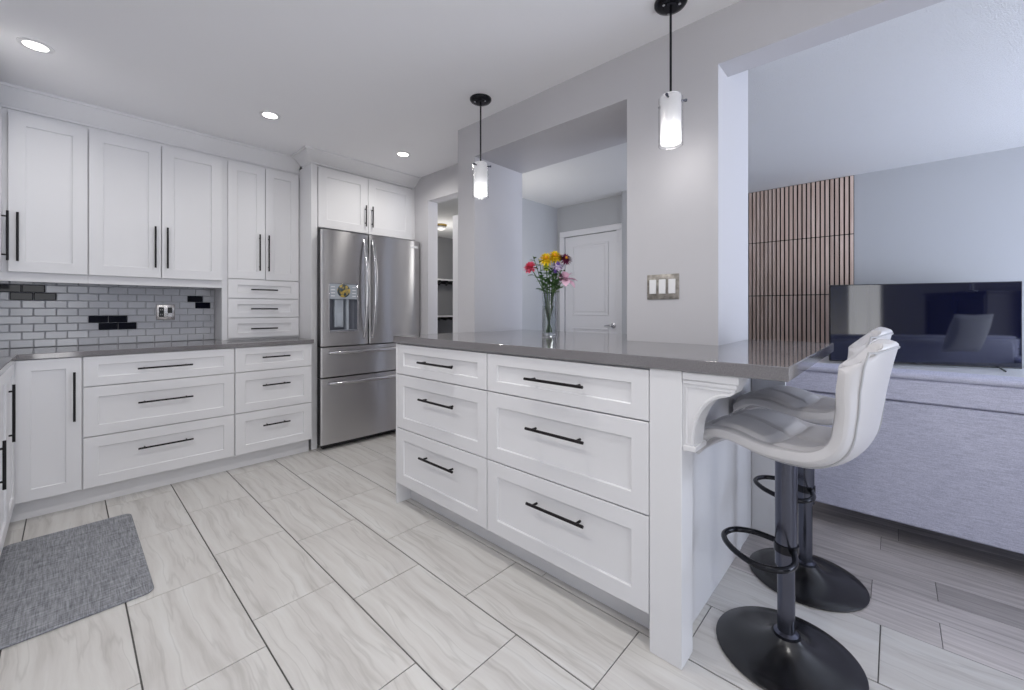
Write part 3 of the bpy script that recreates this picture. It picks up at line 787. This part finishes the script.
# ================================================================= PENDANTS
def pendant(label, y, x=1.724):
    t = thing('pendant_light', label, 'pendant light', (x, y, H), 'pendant lights over the island')
    zb, zt = 1.836, 2.046
    bm = new(); lathe(bm, [(0, H-0.0005), (0.066, H-0.0005), (0.066, H-0.008), (0.060, H-0.016), (0.044, H-0.021), (0.030, H-0.022), (0.028, H-0.030), (0.0, H-0.031)], (x, y, 0), 36)
    c = obj('canopy', bm, M_blackmetal, t)
    for a in (0.6, 2.7, 4.8):
        bm = new(); lathe(bm, [(0, 0), (0.006, 0), (0.006, -0.005), (0, -0.007)], (x+0.036*math.cos(a), y+0.036*math.sin(a), H-0.0205), 10); obj('screw', bm, M_chrome, c)
    bm = new(); tube(bm, [(x, y, H-0.03), (x, y, zt+0.004)], 0.0048, 10); obj('rod', bm, M_blackmetal, t)
    bm = new(); lathe(bm, [(0.0, zt), (0.037, zt), (0.0405, zt-0.004), (0.0405, zb+0.012), (0.0385, zb+0.010), (0.0385, zt-0.006), (0.0, zt-0.006)], (x, y, 0), 32); obj('inner_shade', bm, M_frost, t, 'frosted white inner cylinder')
    bm = new(); lathe(bm, [(0.0468, zt-0.012), (0.0485, zt-0.012), (0.0485, zb), (0.0468, zb)], (x, y, 0), 36, closed=True); obj('glass_shade', bm, M_glass, t, 'clear glass outer cylinder')
    bm = new(); lathe(bm, [(0, zb+0.075), (0.012, zb+0.074), (0.022, zb+0.055), (0.026, zb+0.035), (0.018, zb+0.017), (0, zb+0.011)], (x, y, 0), 20); obj('bulb', bm, M_bulb, t)
    for a in (math.radians(-52), math.radians(68), math.radians(188)):
        dx, dy = math.cos(a), math.sin(a)
        bm = new(); tube(bm, [(x+dx*0.030, y+dy*0.030, zt-0.022), (x+dx*0.058, y+dy*0.058, zt-0.022)], 0.004, 8); tube(bm, [(x+dx*0.057, y+dy*0.057, zt-0.022), (x+dx*0.066, y+dy*0.066, zt-0.022)], 0.006, 10); obj('pin', bm, M_nickel, t, 'dark metal pin')
    l = bpy.data.lights.new('pendant_lamp', 'POINT'); l.energy = 0.45; l.shadow_soft_size = 0.03; l.color = (1, 0.97, 0.94)
    o = bpy.data.objects.new('pendant_lamp', l); COL.objects.link(o); o.parent = t; o.location = (0, 0, zb-0.02-H)
pendant('black and glass pendant light hanging nearer the column and light switch', 0.690)
pendant('black and glass pendant light hanging nearer the fridge, before the far pillar', 1.862)

# ================================================================= STOOLS
def interp(tab, s):
    for (a, va), (b, vb) in zip(tab, tab[1:]):
        if s <= b:
            q = (s-a)/(b-a); q = q*q*(3-2*q)*0.5+q*0.5
            return tuple(x+(y-x)*q for x, y in zip(va, vb))
    return tab[-1][1]
PROF = catmull([(0, .204, .650), (0, .222, .672), (0, .212, .708), (0, .165, .739), (0, .09, .736), (0, .015, .713), (0, -.062, .702), (0, -.125, .708), (0, -.164, .745), (0, -.185, .830), (0, -.204, .920), (0, -.224, 1.000), (0, -.240, 1.050)], 5)
NS = len(PROF)-1
# s -> half width, side dy, side dz
SIDE = [(0.0, (.190, -.02, -.004)), (0.08, (.203, -.012, .0)), (0.2, (.208, 0, -.010)), (0.4, (.206, 0, .012)), (0.55, (.196, .0, .022)), (0.66, (.178, .000, .022)), (0.75, (.172, .012, .010)), (0.84, (.173, .030, -.006)), (0.92, (.168, .044, -.030)), (0.97, (.146, .046, -.052)), (1.0, (.108, .036, -.052))]
def seat_pt(s, t):
    q = s*NS; i = min(int(q), NS-1); p = PROF[i].lerp(PROF[i+1], q-i)
    wdt, dy, dz = interp(SIDE, s); k = abs(t)**2.2
    return Vector((t*wdt, p.y+dy*k, p.z+dz*k))
def seat_n(s, t):
    e = 0.01
    a = seat_pt(min(1, s+e), t)-seat_pt(max(0, s-e), t); b = seat_pt(s, min(1, t+e))-seat_pt(s, max(-1, t-e))
    n = b.cross(a)
    n.normalize()
    return -n if n.dot(Vector((0, 0.55, 0.83))) < 0 else n
def make_stool(label, x, y, rz, lift=0.0, flift=0.0):
    t = thing('bar_stool', label, 'bar stool', (x, y, 0), 'bar stools at the island', rz)
    ns, nt = 44, 22
    bm = new(); TOP = []; BOT = []
    for i in range(ns+1):
        s = i/ns; a = []; b = []
        for j in range(nt+1):
            u = -1+2*j/nt; p = seat_pt(s, u); n = seat_n(s, u)
            ed = 1-0.35*abs(u)**3
            th_ = 0.052*ed*(0.75+0.25*math.sin(PI*min(1, max(0, s))))
            a.append(bm.verts.new(p)); b.append(bm.verts.new(p-n*th_))
        TOP.append(a); BOT.append(b)
    for v in bm.verts: v.co.z += lift
    fs = []
    for i in range(ns):
        for j in range(nt):
            fs.append(bm.faces.new([TOP[i][j], TOP[i][j+1], TOP[i+1][j+1], TOP[i+1][j]]))
            fs.append(bm.faces.new([BOT[i][j], BOT[i+1][j], BOT[i+1][j+1], BOT[i][j+1]]))
        for j in (0, nt):
            fs.append(bm.faces.new([TOP[i][j], TOP[i+1][j], BOT[i+1][j], BOT[i][j]]))
    for i in (0, ns):
        for j in range(nt): fs.append(bm.faces.new([TOP[i][j], TOP[i][j+1], BOT[i][j+1], BOT[i][j]]))
    bmesh.ops.recalc_face_normals(bm, faces=fs)
    sh = obj('seat_shell', bm, M_leather, t, 'white leather shell', local=True, smooth=True)
    md = sh.modifiers.new('round', 'SUBSURF'); md.levels = 1; md.render_levels = 1
    # quilted cushion
    bm = new(); G = []; ns2, nt2 = 60, 48
    for i in range(ns2+1):
        s = 0.05+0.83*i/ns2; row = []
        for j in range(nt2+1):
            u = -0.80+1.6*j/nt2; p = seat_pt(s, u); n = seat_n(s, u)
            hh = 0.013
            e = min(1, (1-abs(u)/0.80)/0.10, (i/ns2)/0.05, (1-i/ns2)/0.05); e = max(0, e)**0.5
            arc_s = (s-0.05)/0.83*4.2; arc_u = (u+0.8)/1.6*2
            g = min(abs(arc_u-round(arc_u))*0.19 if 0.5 < arc_u < 1.5 else 9, abs(arc_s-round(arc_s))*0.16)
            groove = math.exp(-(g/0.011)**2)
            row.append(bm.verts.new(p+n*(hh*e-0.001-0.014*groove*e)))
        G.append(row)
    fs = []
    for i in range(ns2):
        for j in range(nt2):
            fs.append(bm.faces.new([G[i][j], G[i][j+1], G[i+1][j+1], G[i+1][j]]))
    bmesh.ops.recalc_face_normals(bm, faces=fs)
    for v in bm.verts: v.co.z += lift
    o = obj('seat_cushion', bm, M_leather, t, 'quilted seat pad', local=True, smooth=True)
    # piping round the outer shell
    bm = new(); loop = []
    def outer(s, u):
        p = seat_pt(s, u); n = seat_n(s, u); ed = 1-0.35*abs(u)**3
        return p-n*(0.052*ed*(0.75+0.25*math.sin(PI*s))+0.0008)
    for i in range(49): loop.append(outer(0.03+0.94*i/48, 0.76))
    for i in range(1, 16): loop.append(outer(0.97, 0.76-1.52*i/16))
    for i in range(49): loop.append(outer(0.97-0.94*i/48, -0.76))
    for i in range(1, 16): loop.append(outer(0.03, -0.76+1.52*i/16))
    loop = [p+Vector((0, 0, lift)) for p in loop]
    tube(bm, loop, 0.0032, 6, closed=True)
    pp = obj('piping', bm, mat_pipe, sh, 'grey piping seam', local=True); pp.location -= sh.location
    # metal
    bm = new(); lathe(bm, [(0.0, 0.275+flift), (0.032, 0.275+flift), (0.032, 0.635+lift), (0.0, 0.635+lift)], (0, 0, 0), 28); obj('gas_lift_sleeve', bm, M_nickel, t, local=True)
    bm = new(); box(bm, -0.055, 0.055, -0.055, 0.055, 0.635+lift, 0.672+lift, 0.006); obj('mount_plate', bm, M_blackmetal, t, local=True)
    bm = new(); lathe(bm, [(0.0, 0.05), (0.0255, 0.05), (0.0255, 0.276+flift), (0.0, 0.276+flift)], (0, 0, 0), 28); obj('column', bm, M_nickel, t, local=True)
    bm = new(); lathe(bm, [(0.0, 0.0), (0.201, 0.0), (0.208, 0.002), (0.210, 0.006), (0.205, 0.010), (0.165, 0.015), (0.125, 0.022), (0.090, 0.033), (0.065, 0.046), (0.048, 0.060), (0.042, 0.066), (0.0, 0.066)], (0, 0, 0), 56); b = obj('base', bm, M_base, t, 'black round trumpet base', local=True)
    bm = new(); lathe(bm, [(0.0256, 0.062), (0.036, 0.062), (0.036, 0.072), (0.0256, 0.078)], (0, 0, 0), 28, closed=True); obj('collar', bm, M_nickel, t, local=True)
    bm = new()
    ca = math.radians(137)-rz
    e = Vector((math.cos(ca), math.sin(ca), 0)); sd = Vector((-e.y, e.x, 0))
    pts = [sd*0.034-e*0.0, sd*0.095+e*0.045, sd*0.118+e*0.105, sd*0.085+e*0.165, e*0.185, -sd*0.085+e*0.165, -sd*0.118+e*0.105, -sd*0.095+e*0.045, -sd*0.034]
    pts = catmull([p+Vector((0, 0, 0.335+flift)) for p in pts], 6)
    tube(bm, pts, 0.0095, 12); obj('footrest', bm, M_blackmetal, t, 'black looped footrest', local=True)
    bm = new(); lathe(bm, [(0.0322, 0.322+flift), (0.036, 0.322+flift), (0.036, 0.348+flift), (0.0322, 0.348+flift)], (0, 0, 0), 28, closed=True); obj('footrest_clamp', bm, M_blackmetal, t, local=True)
    return t
mat_pipe = mat('piping_grey', (176, 176, 180), 0.4)
make_stool('white leather bar stool nearest the viewer at the island end', 1.633, 0.266, math.radians(-10), 0.018, 0.02)
make_stool('white leather bar stool behind the nearest one, beside the sofa', 2.150, 0.281, math.radians(-9), 0.035, 0.05)

# ================================================================= LIVING ROOM
# slat panels
yl, yr = 1.190, 0.286
def slat_panel(label, z0, z1):
    t = thing('slat_panel', label, 'wall panel', (FX, (yl+yr)/2, z0), 'wood slat panels stacked on the living room wall')
    bm = new(); box(bm, FX-0.010, FX-0.0005, yr, yl, z0+0.0003, z1-0.0003); obj('backing', bm, M_felt, t, 'black felt backing')
    bm = new(); n = 24; pt = (yl-yr)/n
    for i in range(n):
        a = yr+pt*i+0.004; box(bm, FX-0.024, FX-0.0105, a, a+pt-0.0125, z0+0.004, z1-0.004, 0.001)
    obj('slats', bm, M_slat, t, 'oak coloured vertical slats')
slat_panel('wood slat wall panel touching the living room ceiling', 1.876, H-0.001)
slat_panel('wood slat wall panel in the middle of the stack', 1.299, 1.876)
slat_panel('wood slat wall panel lowest of the stack, beside the television', 0.722, 1.299)

# media console, television
bm = new()
t = thing('media_console', 'long low white console under the television, behind the sofa', 'console', (4.72, -0.35, 0))
bm = new(); box(bm, 4.35, 5.10, -1.35, 0.66, 0.10, 0.664, 0.003); obj('body', bm, M_console, t)
bm = new(); box(bm, 4.33, 5.12, -1.37, 0.68, 0.664, 0.688, 0.004); obj('top', bm, M_console, t)
for i in range(4):
    bm = new(); shaker(bm, face_island(4.35), -1.34+i*0.4975, -1.34+(i+1)*0.4975-0.003, 0.12, 0.655); obj('door', bm, M_console, t)
for px, py in ((4.42, -1.28), (4.42, 0.59), (5.03, -1.28), (5.03, 0.59)):
    bm = new(); box(bm, px-0.025, px+0.025, py-0.025, py+0.025, 0, 0.10, 0.002); obj('leg', bm, M_blackplastic, t)
TA, TB = Vector((4.862, -0.701, 0)), Vector((4.509, 0.415, 0))
ctr = (TA+TB)/2; ang = math.atan2((TB-TA).y, (TB-TA).x)
tv = thing('television', 'large flat black television with reflective screen behind the sofa', 'television', (ctr.x, ctr.y, 0.688), rz=ang)
hw = (TB-TA).length/2; z0, z1 = 0.014, 0.674
bm = new(); box(bm, -hw, hw, -0.03, -0.0002, z0, z1, 0.003); box(bm, -hw*0.75, hw*0.75, -0.055, -0.029, z0+0.05, z0+0.38, 0.01); obj('casing', bm, M_blackplastic, tv, local=True)
bm = new(); box(bm, -hw+0.006, hw-0.006, -0.0005, 0.003, z0+0.012, z1-0.006, 0.001); obj('screen', bm, M_screen, tv, 'dark glossy screen', local=True)
for s in (-1, 1):
    x = s*hw*0.80; bm = new()
    for dy in (-0.10, 0.10): tube(bm, [(x, -0.015, z0+0.01), (x-s*0.015, -0.015+dy*0.4, z0+0.004), (x-s*0.03, -0.015+dy*1.4, 0.0055)], 0.0055, 8)
    obj('foot', bm, M_blackplastic, tv, 'black splayed foot', local=True)

# sofa, its back to the kitchen
SX, SY0, SY1 = 2.734, -2.45, 0.47
sf = thing('sofa', 'pale grey linen sofa seen from behind', 'sofa', (3.2, (SY0+SY1)/2, 0))
bm = new(); prism(bm, [(SX, 0.115), (SX+0.22, 0.115), (SX+0.24, 0.700), (SX+0.012, 0.700)], lambda p, q, r: Vector((p, r, q)), SY0, SY1, bev=0.008)
obj('back_panel', bm, M_sofa, sf)
bm = new(); prism(bm, [(SX+0.008, 0.704), (SX+0.24, 0.704), (SX+0.25, 0.812), (SX+0.016, 0.812)], lambda p, q, r: Vector((p, r, q)), SY0, SY1, bev=0.008)
obj('back_band', bm, M_sofa, sf)
bm = new()
def pillow_box(bm, x0, x1, y0, y1, z0, z1, r, seg=4):
    box(bm, x0, x1, y0, y1, z0, z1, r, seg=seg)
    for f in bm.faces: f.smooth = True
for a, b in ((SY0, -0.64), (-0.64, SY1)): pass
bm = new(); pillow_box(bm, SX+0.012, SX+0.21, SY0, SY1, 0.8125, 0.842, 0.014); obj('top_roll', bm, M_sofa, sf)
bm = new(); box(bm, SX+0.22, SX+0.92, SY0+0.02, SY1-0.02, 0.115, 0.30, 0.01); obj('seat_base', bm, M_sofa, sf)
for i in range(2):
    a = SY0+0.20+i*(SY1-SY0-0.40)/2
    bm = new(); pillow_box(bm, SX+0.34, SX+0.93, a+0.003, a+(SY1-SY0-0.40)/2-0.003, 0.301, 0.46, 0.03); obj('seat_cushion', bm, M_sofa, sf)
    bm = new(); pillow_box(bm, SX+0.255, SX+0.43, a+0.003, a+(SY1-SY0-0.40)/2-0.003, 0.44, 0.80, 0.05); obj('back_cushion', bm, M_sofa, sf)
for a, b in ((SY0, SY0+0.19), (SY1-0.19, SY1)):
    bm = new(); pillow_box(bm, SX+0.25, SX+0.92, a, b, 0.116, 0.62, 0.03); obj('arm', bm, M_sofa, sf)
for a in (SY0+0.10, SY1-0.10):
    for x in (SX+0.10, SX+0.84):
        bm = new(); lathe(bm, [(0, 0), (0.018, 0), (0.026, 0.116), (0, 0.116)], (x, a, 0), 16); obj('leg', bm, M_blackplastic, sf)
# throw pillow on the seat (seen in the screen)
def throw_pillow(label, loc, size, rot):
    bm = new(); n = 14
    top = {}; bot = {}
    for i in range(n+1):
        for j in range(n+1):
            u, v = -1+2*i/n, -1+2*j/n
            h = 0.16*((1-u*u)*(1-v*v))**0.45
            k = 1-0.06*(1-abs(u*v))*(abs(u)**4+abs(v)**4)
            p = Vector((u*k*size/2, 0, v*k*size/2))
            top[i, j] = bm.verts.new(p+Vector((0, h/2*size/0.5, 0)))
            bot[i, j] = top[i, j] if i in (0, n) or j in (0, n) else bm.verts.new(p-Vector((0, h/2*size/0.5, 0)))
    for i in range(n):
        for j in range(n):
            for g in (top, bot):
                try: bm.faces.new([g[i, j], g[i+1, j], g[i+1, j+1], g[i, j+1]])
                except ValueError: pass
    bmesh.ops.recalc_face_normals(bm, faces=list(bm.faces))
    o = obj('throw_pillow', bm, M_cushion, None, smooth=True); o.location = loc; o.rotation_euler = rot
    return tag(o, label, 'pillow')
throw_pillow('light grey throw pillow on the sofa seat, reflected in the television', (SX+0.60, -1.55, 0.685), 0.44, (math.radians(-18), 0, math.radians(-100)))

# dark cabinet and lamp by the rear wall, seen only as reflections in the screen
t = thing('sideboard', 'dark cabinet by the rear wall, reflected at the right of the television', 'cabinet', (2.0, -2.75, 0))
M_ebony = mat('dark_wood', (38, 30, 28), 0.4)
bm = new(); box(bm, 1.55, 2.45, RY+0.02, -2.58, 0.08, 1.36, 0.004); obj('body', bm, M_ebony, t)
bm = new(); box(bm, 1.53, 2.47, RY+0.015, -2.56, 1.36, 1.39, 0.004); obj('top', bm, M_ebony, t)
for a in (1.56, 2.002):
    bm = new(); shaker(bm, lambda u, v, w: Vector((u, -2.58+w, v)), a, a+0.438, 0.10, 1.34); obj('door', bm, M_ebony, t)
for px in (1.60, 2.40):
    for py in (-2.94, -2.63):
        bm = new(); box(bm, px-0.02, px+0.02, py-0.02, py+0.02, 0, 0.08, 0.002); obj('leg', bm, M_ebony, t)
t = thing('table_lamp', 'white shaded lamp on the dark cabinet, reflected in the television', 'lamp', (2.05, -2.76, 1.39))
bm = new(); lathe(bm, [(0, 1.3903), (0.07, 1.3903), (0.07, 1.405), (0.015, 1.42), (0.012, 1.66), (0, 1.66)], (2.05, -2.76, 0), 24); obj('base', bm, M_chrome, t)
bm = new(); lathe(bm, [(0.08, 1.655), (0.155, 1.68), (0.165, 1.75), (0.14, 1.83), (0.07, 1.86), (0.0, 1.865)], (2.05, -2.76, 0), 28); obj('lamp_shade', bm, M_lampshade, t)

# ================================================================= ROOM THROUGH THE DOORWAY
def shelf(label, z, y=5.899):
    t = thing('wall_shelf', label, 'shelf', (4.6, y, z), 'shelves on the far wall through the doorway')
    bm = new(); box(bm, 4.1, 5.13, y-0.28, y, z-0.012, z+0.012, 0.002); obj('board', bm, M_trim, t)
    for k, x in enumerate((4.30, 4.46, 4.62, 4.78)):
        bm = new(); prism(bm, [(y, z-0.013), (y-0.25, z-0.013), (y-0.25, z-0.05), (y-0.20, z-0.07), (y-0.04, z-0.05), (y, z-0.08)], lambda p, q, r: Vector((r, p, q)), x-0.015, x+0.015); obj('bracket', bm, M_blackplastic, t, 'dark bracket')
shelf('upper white shelf with dark brackets seen through the doorway', 1.66)
shelf('lower white shelf with dark brackets seen through the doorway', 1.035)
t = thing('ceiling_fixture', 'small brass ceiling light seen through the doorway', 'ceiling light', (3.85, 5.04, H))
bm = new(); lathe(bm, [(0, H-0.0005), (0.085, H-0.0005), (0.09, H-0.02), (0.05, H-0.035), (0, H-0.035)], (3.85, 5.04, 0), 24); obj('base', bm, mat('brass', (186, 160, 100), 0.25, 0.9), t)
bm = new(); lathe(bm, [(0.0, H-0.035), (0.075, H-0.035), (0.07, H-0.06), (0.035, H-0.085), (0, H-0.09)], (3.85, 5.04, 0), 24); obj('shade', bm, M_foam, t)

l = bpy.data.lights.new('far_room_lamp', 'POINT'); l.energy = 11; l.shadow_soft_size = 0.08; l.color = (1, 0.96, 0.9)
o = bpy.data.objects.new('far_room_lamp', l); COL.objects.link(o); o.parent = t; o.location = (0, 0, -0.5)
l = bpy.data.lights.new('hall_lamp', 'POINT'); l.energy = 9.0; l.shadow_soft_size = 0.3; l.color = (1, 0.97, 0.93)
o = bpy.data.objects.new('hall_lamp', l); COL.objects.link(o); o.location = (3.0, 2.75, H-0.75)

# ================================================================= FLOOR MAT
bm = new()
def rrect(x0, x1, y0, y1, r, n=8):
    P = []
    for cx, cy, a0 in ((x1-r, y1-r, 0), (x0+r, y1-r, PI/2), (x0+r, y0+r, PI), (x1-r, y0+r, 3*PI/2)):
        for i in range(n+1):
            a = a0+PI/2*i/n; P.append((cx+r*math.cos(a), cy+r*math.sin(a)))
    return P
prism(bm, rrect(-0.215, 0.243, 2.205, 3.145, 0.035), lambda p, q, r: Vector((p, q, r)), 0.0003, 0.010, bev=0.003)
tag(obj('floor_mat', bm, M_mat), 'dark grey woven kitchen mat on the tiles along the left cabinets', 'mat')

# ================================================================= VASE AND FLOWERS
VX, VY, VZ = 1.965, 1.520, C
t = thing('vase', 'tall clear glass cylinder vase of flowers on the island', 'vase', (VX, VY, VZ))
bm = new(); lathe(bm, [(0, 0.0003), (0.041, 0.0003), (0.042, 0.003), (0.042, 0.258), (0.0385, 0.258), (0.0385, 0.016), (0.0, 0.014)], (VX, VY, VZ), 40); obj('glass', bm, M_vase, t)
bm = new(); lathe(bm, [(0, 0.0145), (0.0383, 0.0165), (0.0383, 0.175), (0, 0.175)], (VX, VY, VZ), 36); obj('water', bm, M_water, t)
rv = Vector((0.680, -0.733, 0)); dv = Vector((0.733, 0.680, 0))
def petal_mat(name, c, c2=None):
    m = mat(name, c, 0.55, spec=0.3)
    return m
MP = {k: petal_mat('petal_'+k, c) for k, c in dict(pink=(240, 112, 140), yellow=(250, 222, 48), burgundy=(128, 54, 92), lavender=(206, 190, 218), violet=(112, 84, 160), palepink=(238, 200, 220), lime=(196, 206, 80), orange=(226, 150, 40), mauve=(160, 104, 140)).items()}
def leaf(bm, base, d, L, wd, droop=0.2):
    d = d.normalized(); sdv = d.cross(Vector((0, 0, 1)))
    if sdv.length < 0.1: sdv = Vector((1, 0, 0))
    sdv.normalize(); nrm = sdv.cross(d)
    rows = []
    for i in range(6):
        q = i/5; wq = wd*math.sin(PI*min(1, q*0.92+0.06))**0.8*0.5
        c = base+d*L*q-Vector((0, 0, 1))*droop*L*q*q
        rows.append((bm.verts.new(c-sdv*wq+nrm*wq*0.3), bm.verts.new(c), bm.verts.new(c+sdv*wq+nrm*wq*0.3)))
    for a, b in zip(rows, rows[1:]):
        for k in (0, 1):
            f = bm.faces.new([a[k], b[k], b[k+1], a[k+1]]); f.smooth = True
rf = random.Random(11)
def head(kind, c, axis, R):
    bm = new(); axis = axis.normalized()
    a = axis.orthogonal().normalized(); b = axis.cross(a)
    if kind in ('mum', 'carnation', 'daisy'):
        layers = {'mum': [(16, 0.05, 1.0), (16, 0.35, 0.95), (14, 0.65, 0.85), (12, 0.95, 0.7), (8, 1.25, 0.55)], 'carnation': [(11, 0.2, 1.0), (11, 0.6, 0.95), (9, 0.95, 0.9), (7, 1.25, 0.8)], 'daisy': [(14, 0.05, 1.0), (12, 0.2, 0.9)]}[kind]
        for n, el, k in layers:
            for i in range(n):
                an = 2*PI*(i+rf.random()*0.4)/n; d = (a*math.cos(an)+b*math.sin(an))*math.cos(el)+axis*math.sin(el)
                leaf(bm, c+d*R*0.1, d+Vector((0, 0, 0.01)), R*k*0.92, R*(0.36 if kind != 'carnation' else 0.62), 0.08)
        t2 = new(); bmesh.ops.create_icosphere(t2, subdivisions=2, radius=R*0.42)
        for v in t2.verts: v.co = v.co+c
        merge(bm, t2)
    else:  # lily
        for i in range(6):
            an = 2*PI*i/6; d = (a*math.cos(an)+b*math.sin(an))*0.85+axis*0.55
            leaf(bm, c, d, R, R*0.72, 0.3)
    return bm
def flower(name, label, r, h, dep, kind, R, m, centre=None, leaves=2, root=None):
    """r right offset, h height above counter, dep depth offset"""
    top = Vector((VX, VY, VZ+h))+rv*r+dv*dep
    rt_ = Vector((VX, VY, VZ+0.022))-rv*(r*0.12)-dv*dep*0.1
    mid = Vector((VX, VY, VZ+0.25))+rv*max(-0.028, min(0.028, r*0.5))+dv*max(-0.028, min(0.028, dep*0.5))
    t = thing(name, label, 'flower', tuple(rt_))
    pts = catmull([rt_, rt_.lerp(mid, 0.5), mid, mid.lerp(top, 0.6)+Vector((0, 0, 0.012)), top], 5)
    bm = new(); tube(bm, pts, 0.0026, 7); obj('stem', bm, M_stem, t)
    ax = (top-mid).normalized()*0.6-dv*0.75
    bm = head(kind, top, ax, R); hd = obj('bloom', bm, m, t)
    if centre:
        bm = new(); t2 = new(); bmesh.ops.create_icosphere(t2, subdivisions=2, radius=R*0.26)
        q = top+ax.normalized()*R*0.32
        for v in t2.verts: v.co = v.co+q
        merge(bm, t2); obj('flower_centre', bm, centre, hd)
    for i in range(leaves):
        bm = new(); an = rf.random()*2*PI; q = pts[int(len(pts)*(0.58+0.16*i))]
        leaf(bm, q, Vector((math.cos(an), math.sin(an), 0.5)), 0.055+0.02*rf.random(), 0.024, 0.4); obj('leaf', bm, M_leaf, t)
    return t
flower('carnation', 'pink carnation leaning out at the left of the vase', -0.112, 0.405, -0.01, 'carnation', 0.045, MP['pink'])
flower('chrysanthemum', 'yellow chrysanthemum at the top left of the bouquet', -0.020, 0.452, -0.03, 'mum', 0.050, MP['yellow'], MP['orange'])
flower('chrysanthemum', 'yellow chrysanthemum at the top right of the bouquet, touching the dark bloom', 0.034, 0.470, 0.0, 'mum', 0.050, MP['yellow'], MP['orange'])
flower('chrysanthemum', 'dark burgundy chrysanthemum at the upper right of the bouquet', 0.098, 0.455, -0.01, 'mum', 0.043, MP['burgundy'], MP['orange'])
flower('chrysanthemum', 'small dark burgundy bloom behind the yellow ones', 0.070, 0.468, 0.03, 'mum', 0.026, MP['burgundy'])
flower('daisy', 'pale lavender daisy below the yellow blooms', 0.048, 0.418, -0.03, 'daisy', 0.046, MP['lavender'], MP['violet'])
flower('button_flower', 'small lime green button flower in the middle of the bouquet', -0.020, 0.405, -0.045, 'mum', 0.028, MP['lime'])
flower('daisy', 'violet daisy low in the middle of the bouquet', 0.030, 0.385, -0.05, 'daisy', 0.022, MP['violet'])
flower('lily', 'pale pink lily drooping at the right of the vase', 0.098, 0.335, -0.02, 'lily', 0.072, MP['palepink'])
flower('lily', 'mauve lily bud beside the pale pink lily', 0.075, 0.350, 0.02, 'lily', 0.050, MP['mauve'])
def sprig(label, r, h, dep, n, L):
    top = Vector((VX, VY, VZ+h))+rv*r+dv*dep; rt_ = Vector((VX, VY, VZ+0.022))-rv*(r*0.1)
    mid = Vector((VX, VY, VZ+0.25))+rv*max(-0.028, min(0.028, r*0.5))+dv*max(-0.028, min(0.028, dep*0.5))
    t = thing('leaf_sprig', label, 'flower', tuple(rt_))
    pts = catmull([rt_, rt_.lerp(mid, 0.5), mid, mid.lerp(top, 0.6)+Vector((0, 0, 0.01)), top], 6)
    bm = new(); tube(bm, pts, 0.002, 6); obj('stem', bm, M_stem, t)
    for i in range(n):
        q = pts[int((0.5+0.5*i/n)*(len(pts)-1))]; an = i*2.4
        bm = new(); leaf(bm, q, Vector((math.cos(an), math.sin(an), 0.45)), L*(0.8+0.4*rf.random()), L*0.45, 0.2); obj('leaf', bm, M_leaf, t)
sprig('thin green leafy sprig at the upper left above the carnation', -0.095, 0.480, 0.02, 8, 0.045)
sprig('green leafy sprig in the middle under the yellow blooms', 0.0, 0.395, -0.05, 10, 0.06)
sprig('green leafy sprig hanging low at the right rim of the vase', 0.082, 0.290, -0.03, 7, 0.05)
sprig('broad leafy green sprig at the back of the bouquet', 0.03, 0.400, 0.03, 14, 0.075)
sprig('bushy green sprig at the vase mouth, left of centre', -0.03, 0.335, -0.04, 12, 0.065)
sprig('bushy green sprig at the vase mouth, right of centre', 0.04, 0.330, -0.04, 12, 0.065)
sprig('wispy green sprig at the top left of the bouquet', -0.06, 0.465, 0.02, 9, 0.05)
sprig('green leafy sprig filling the left side below the carnation', -0.055, 0.36, -0.02, 9, 0.055)
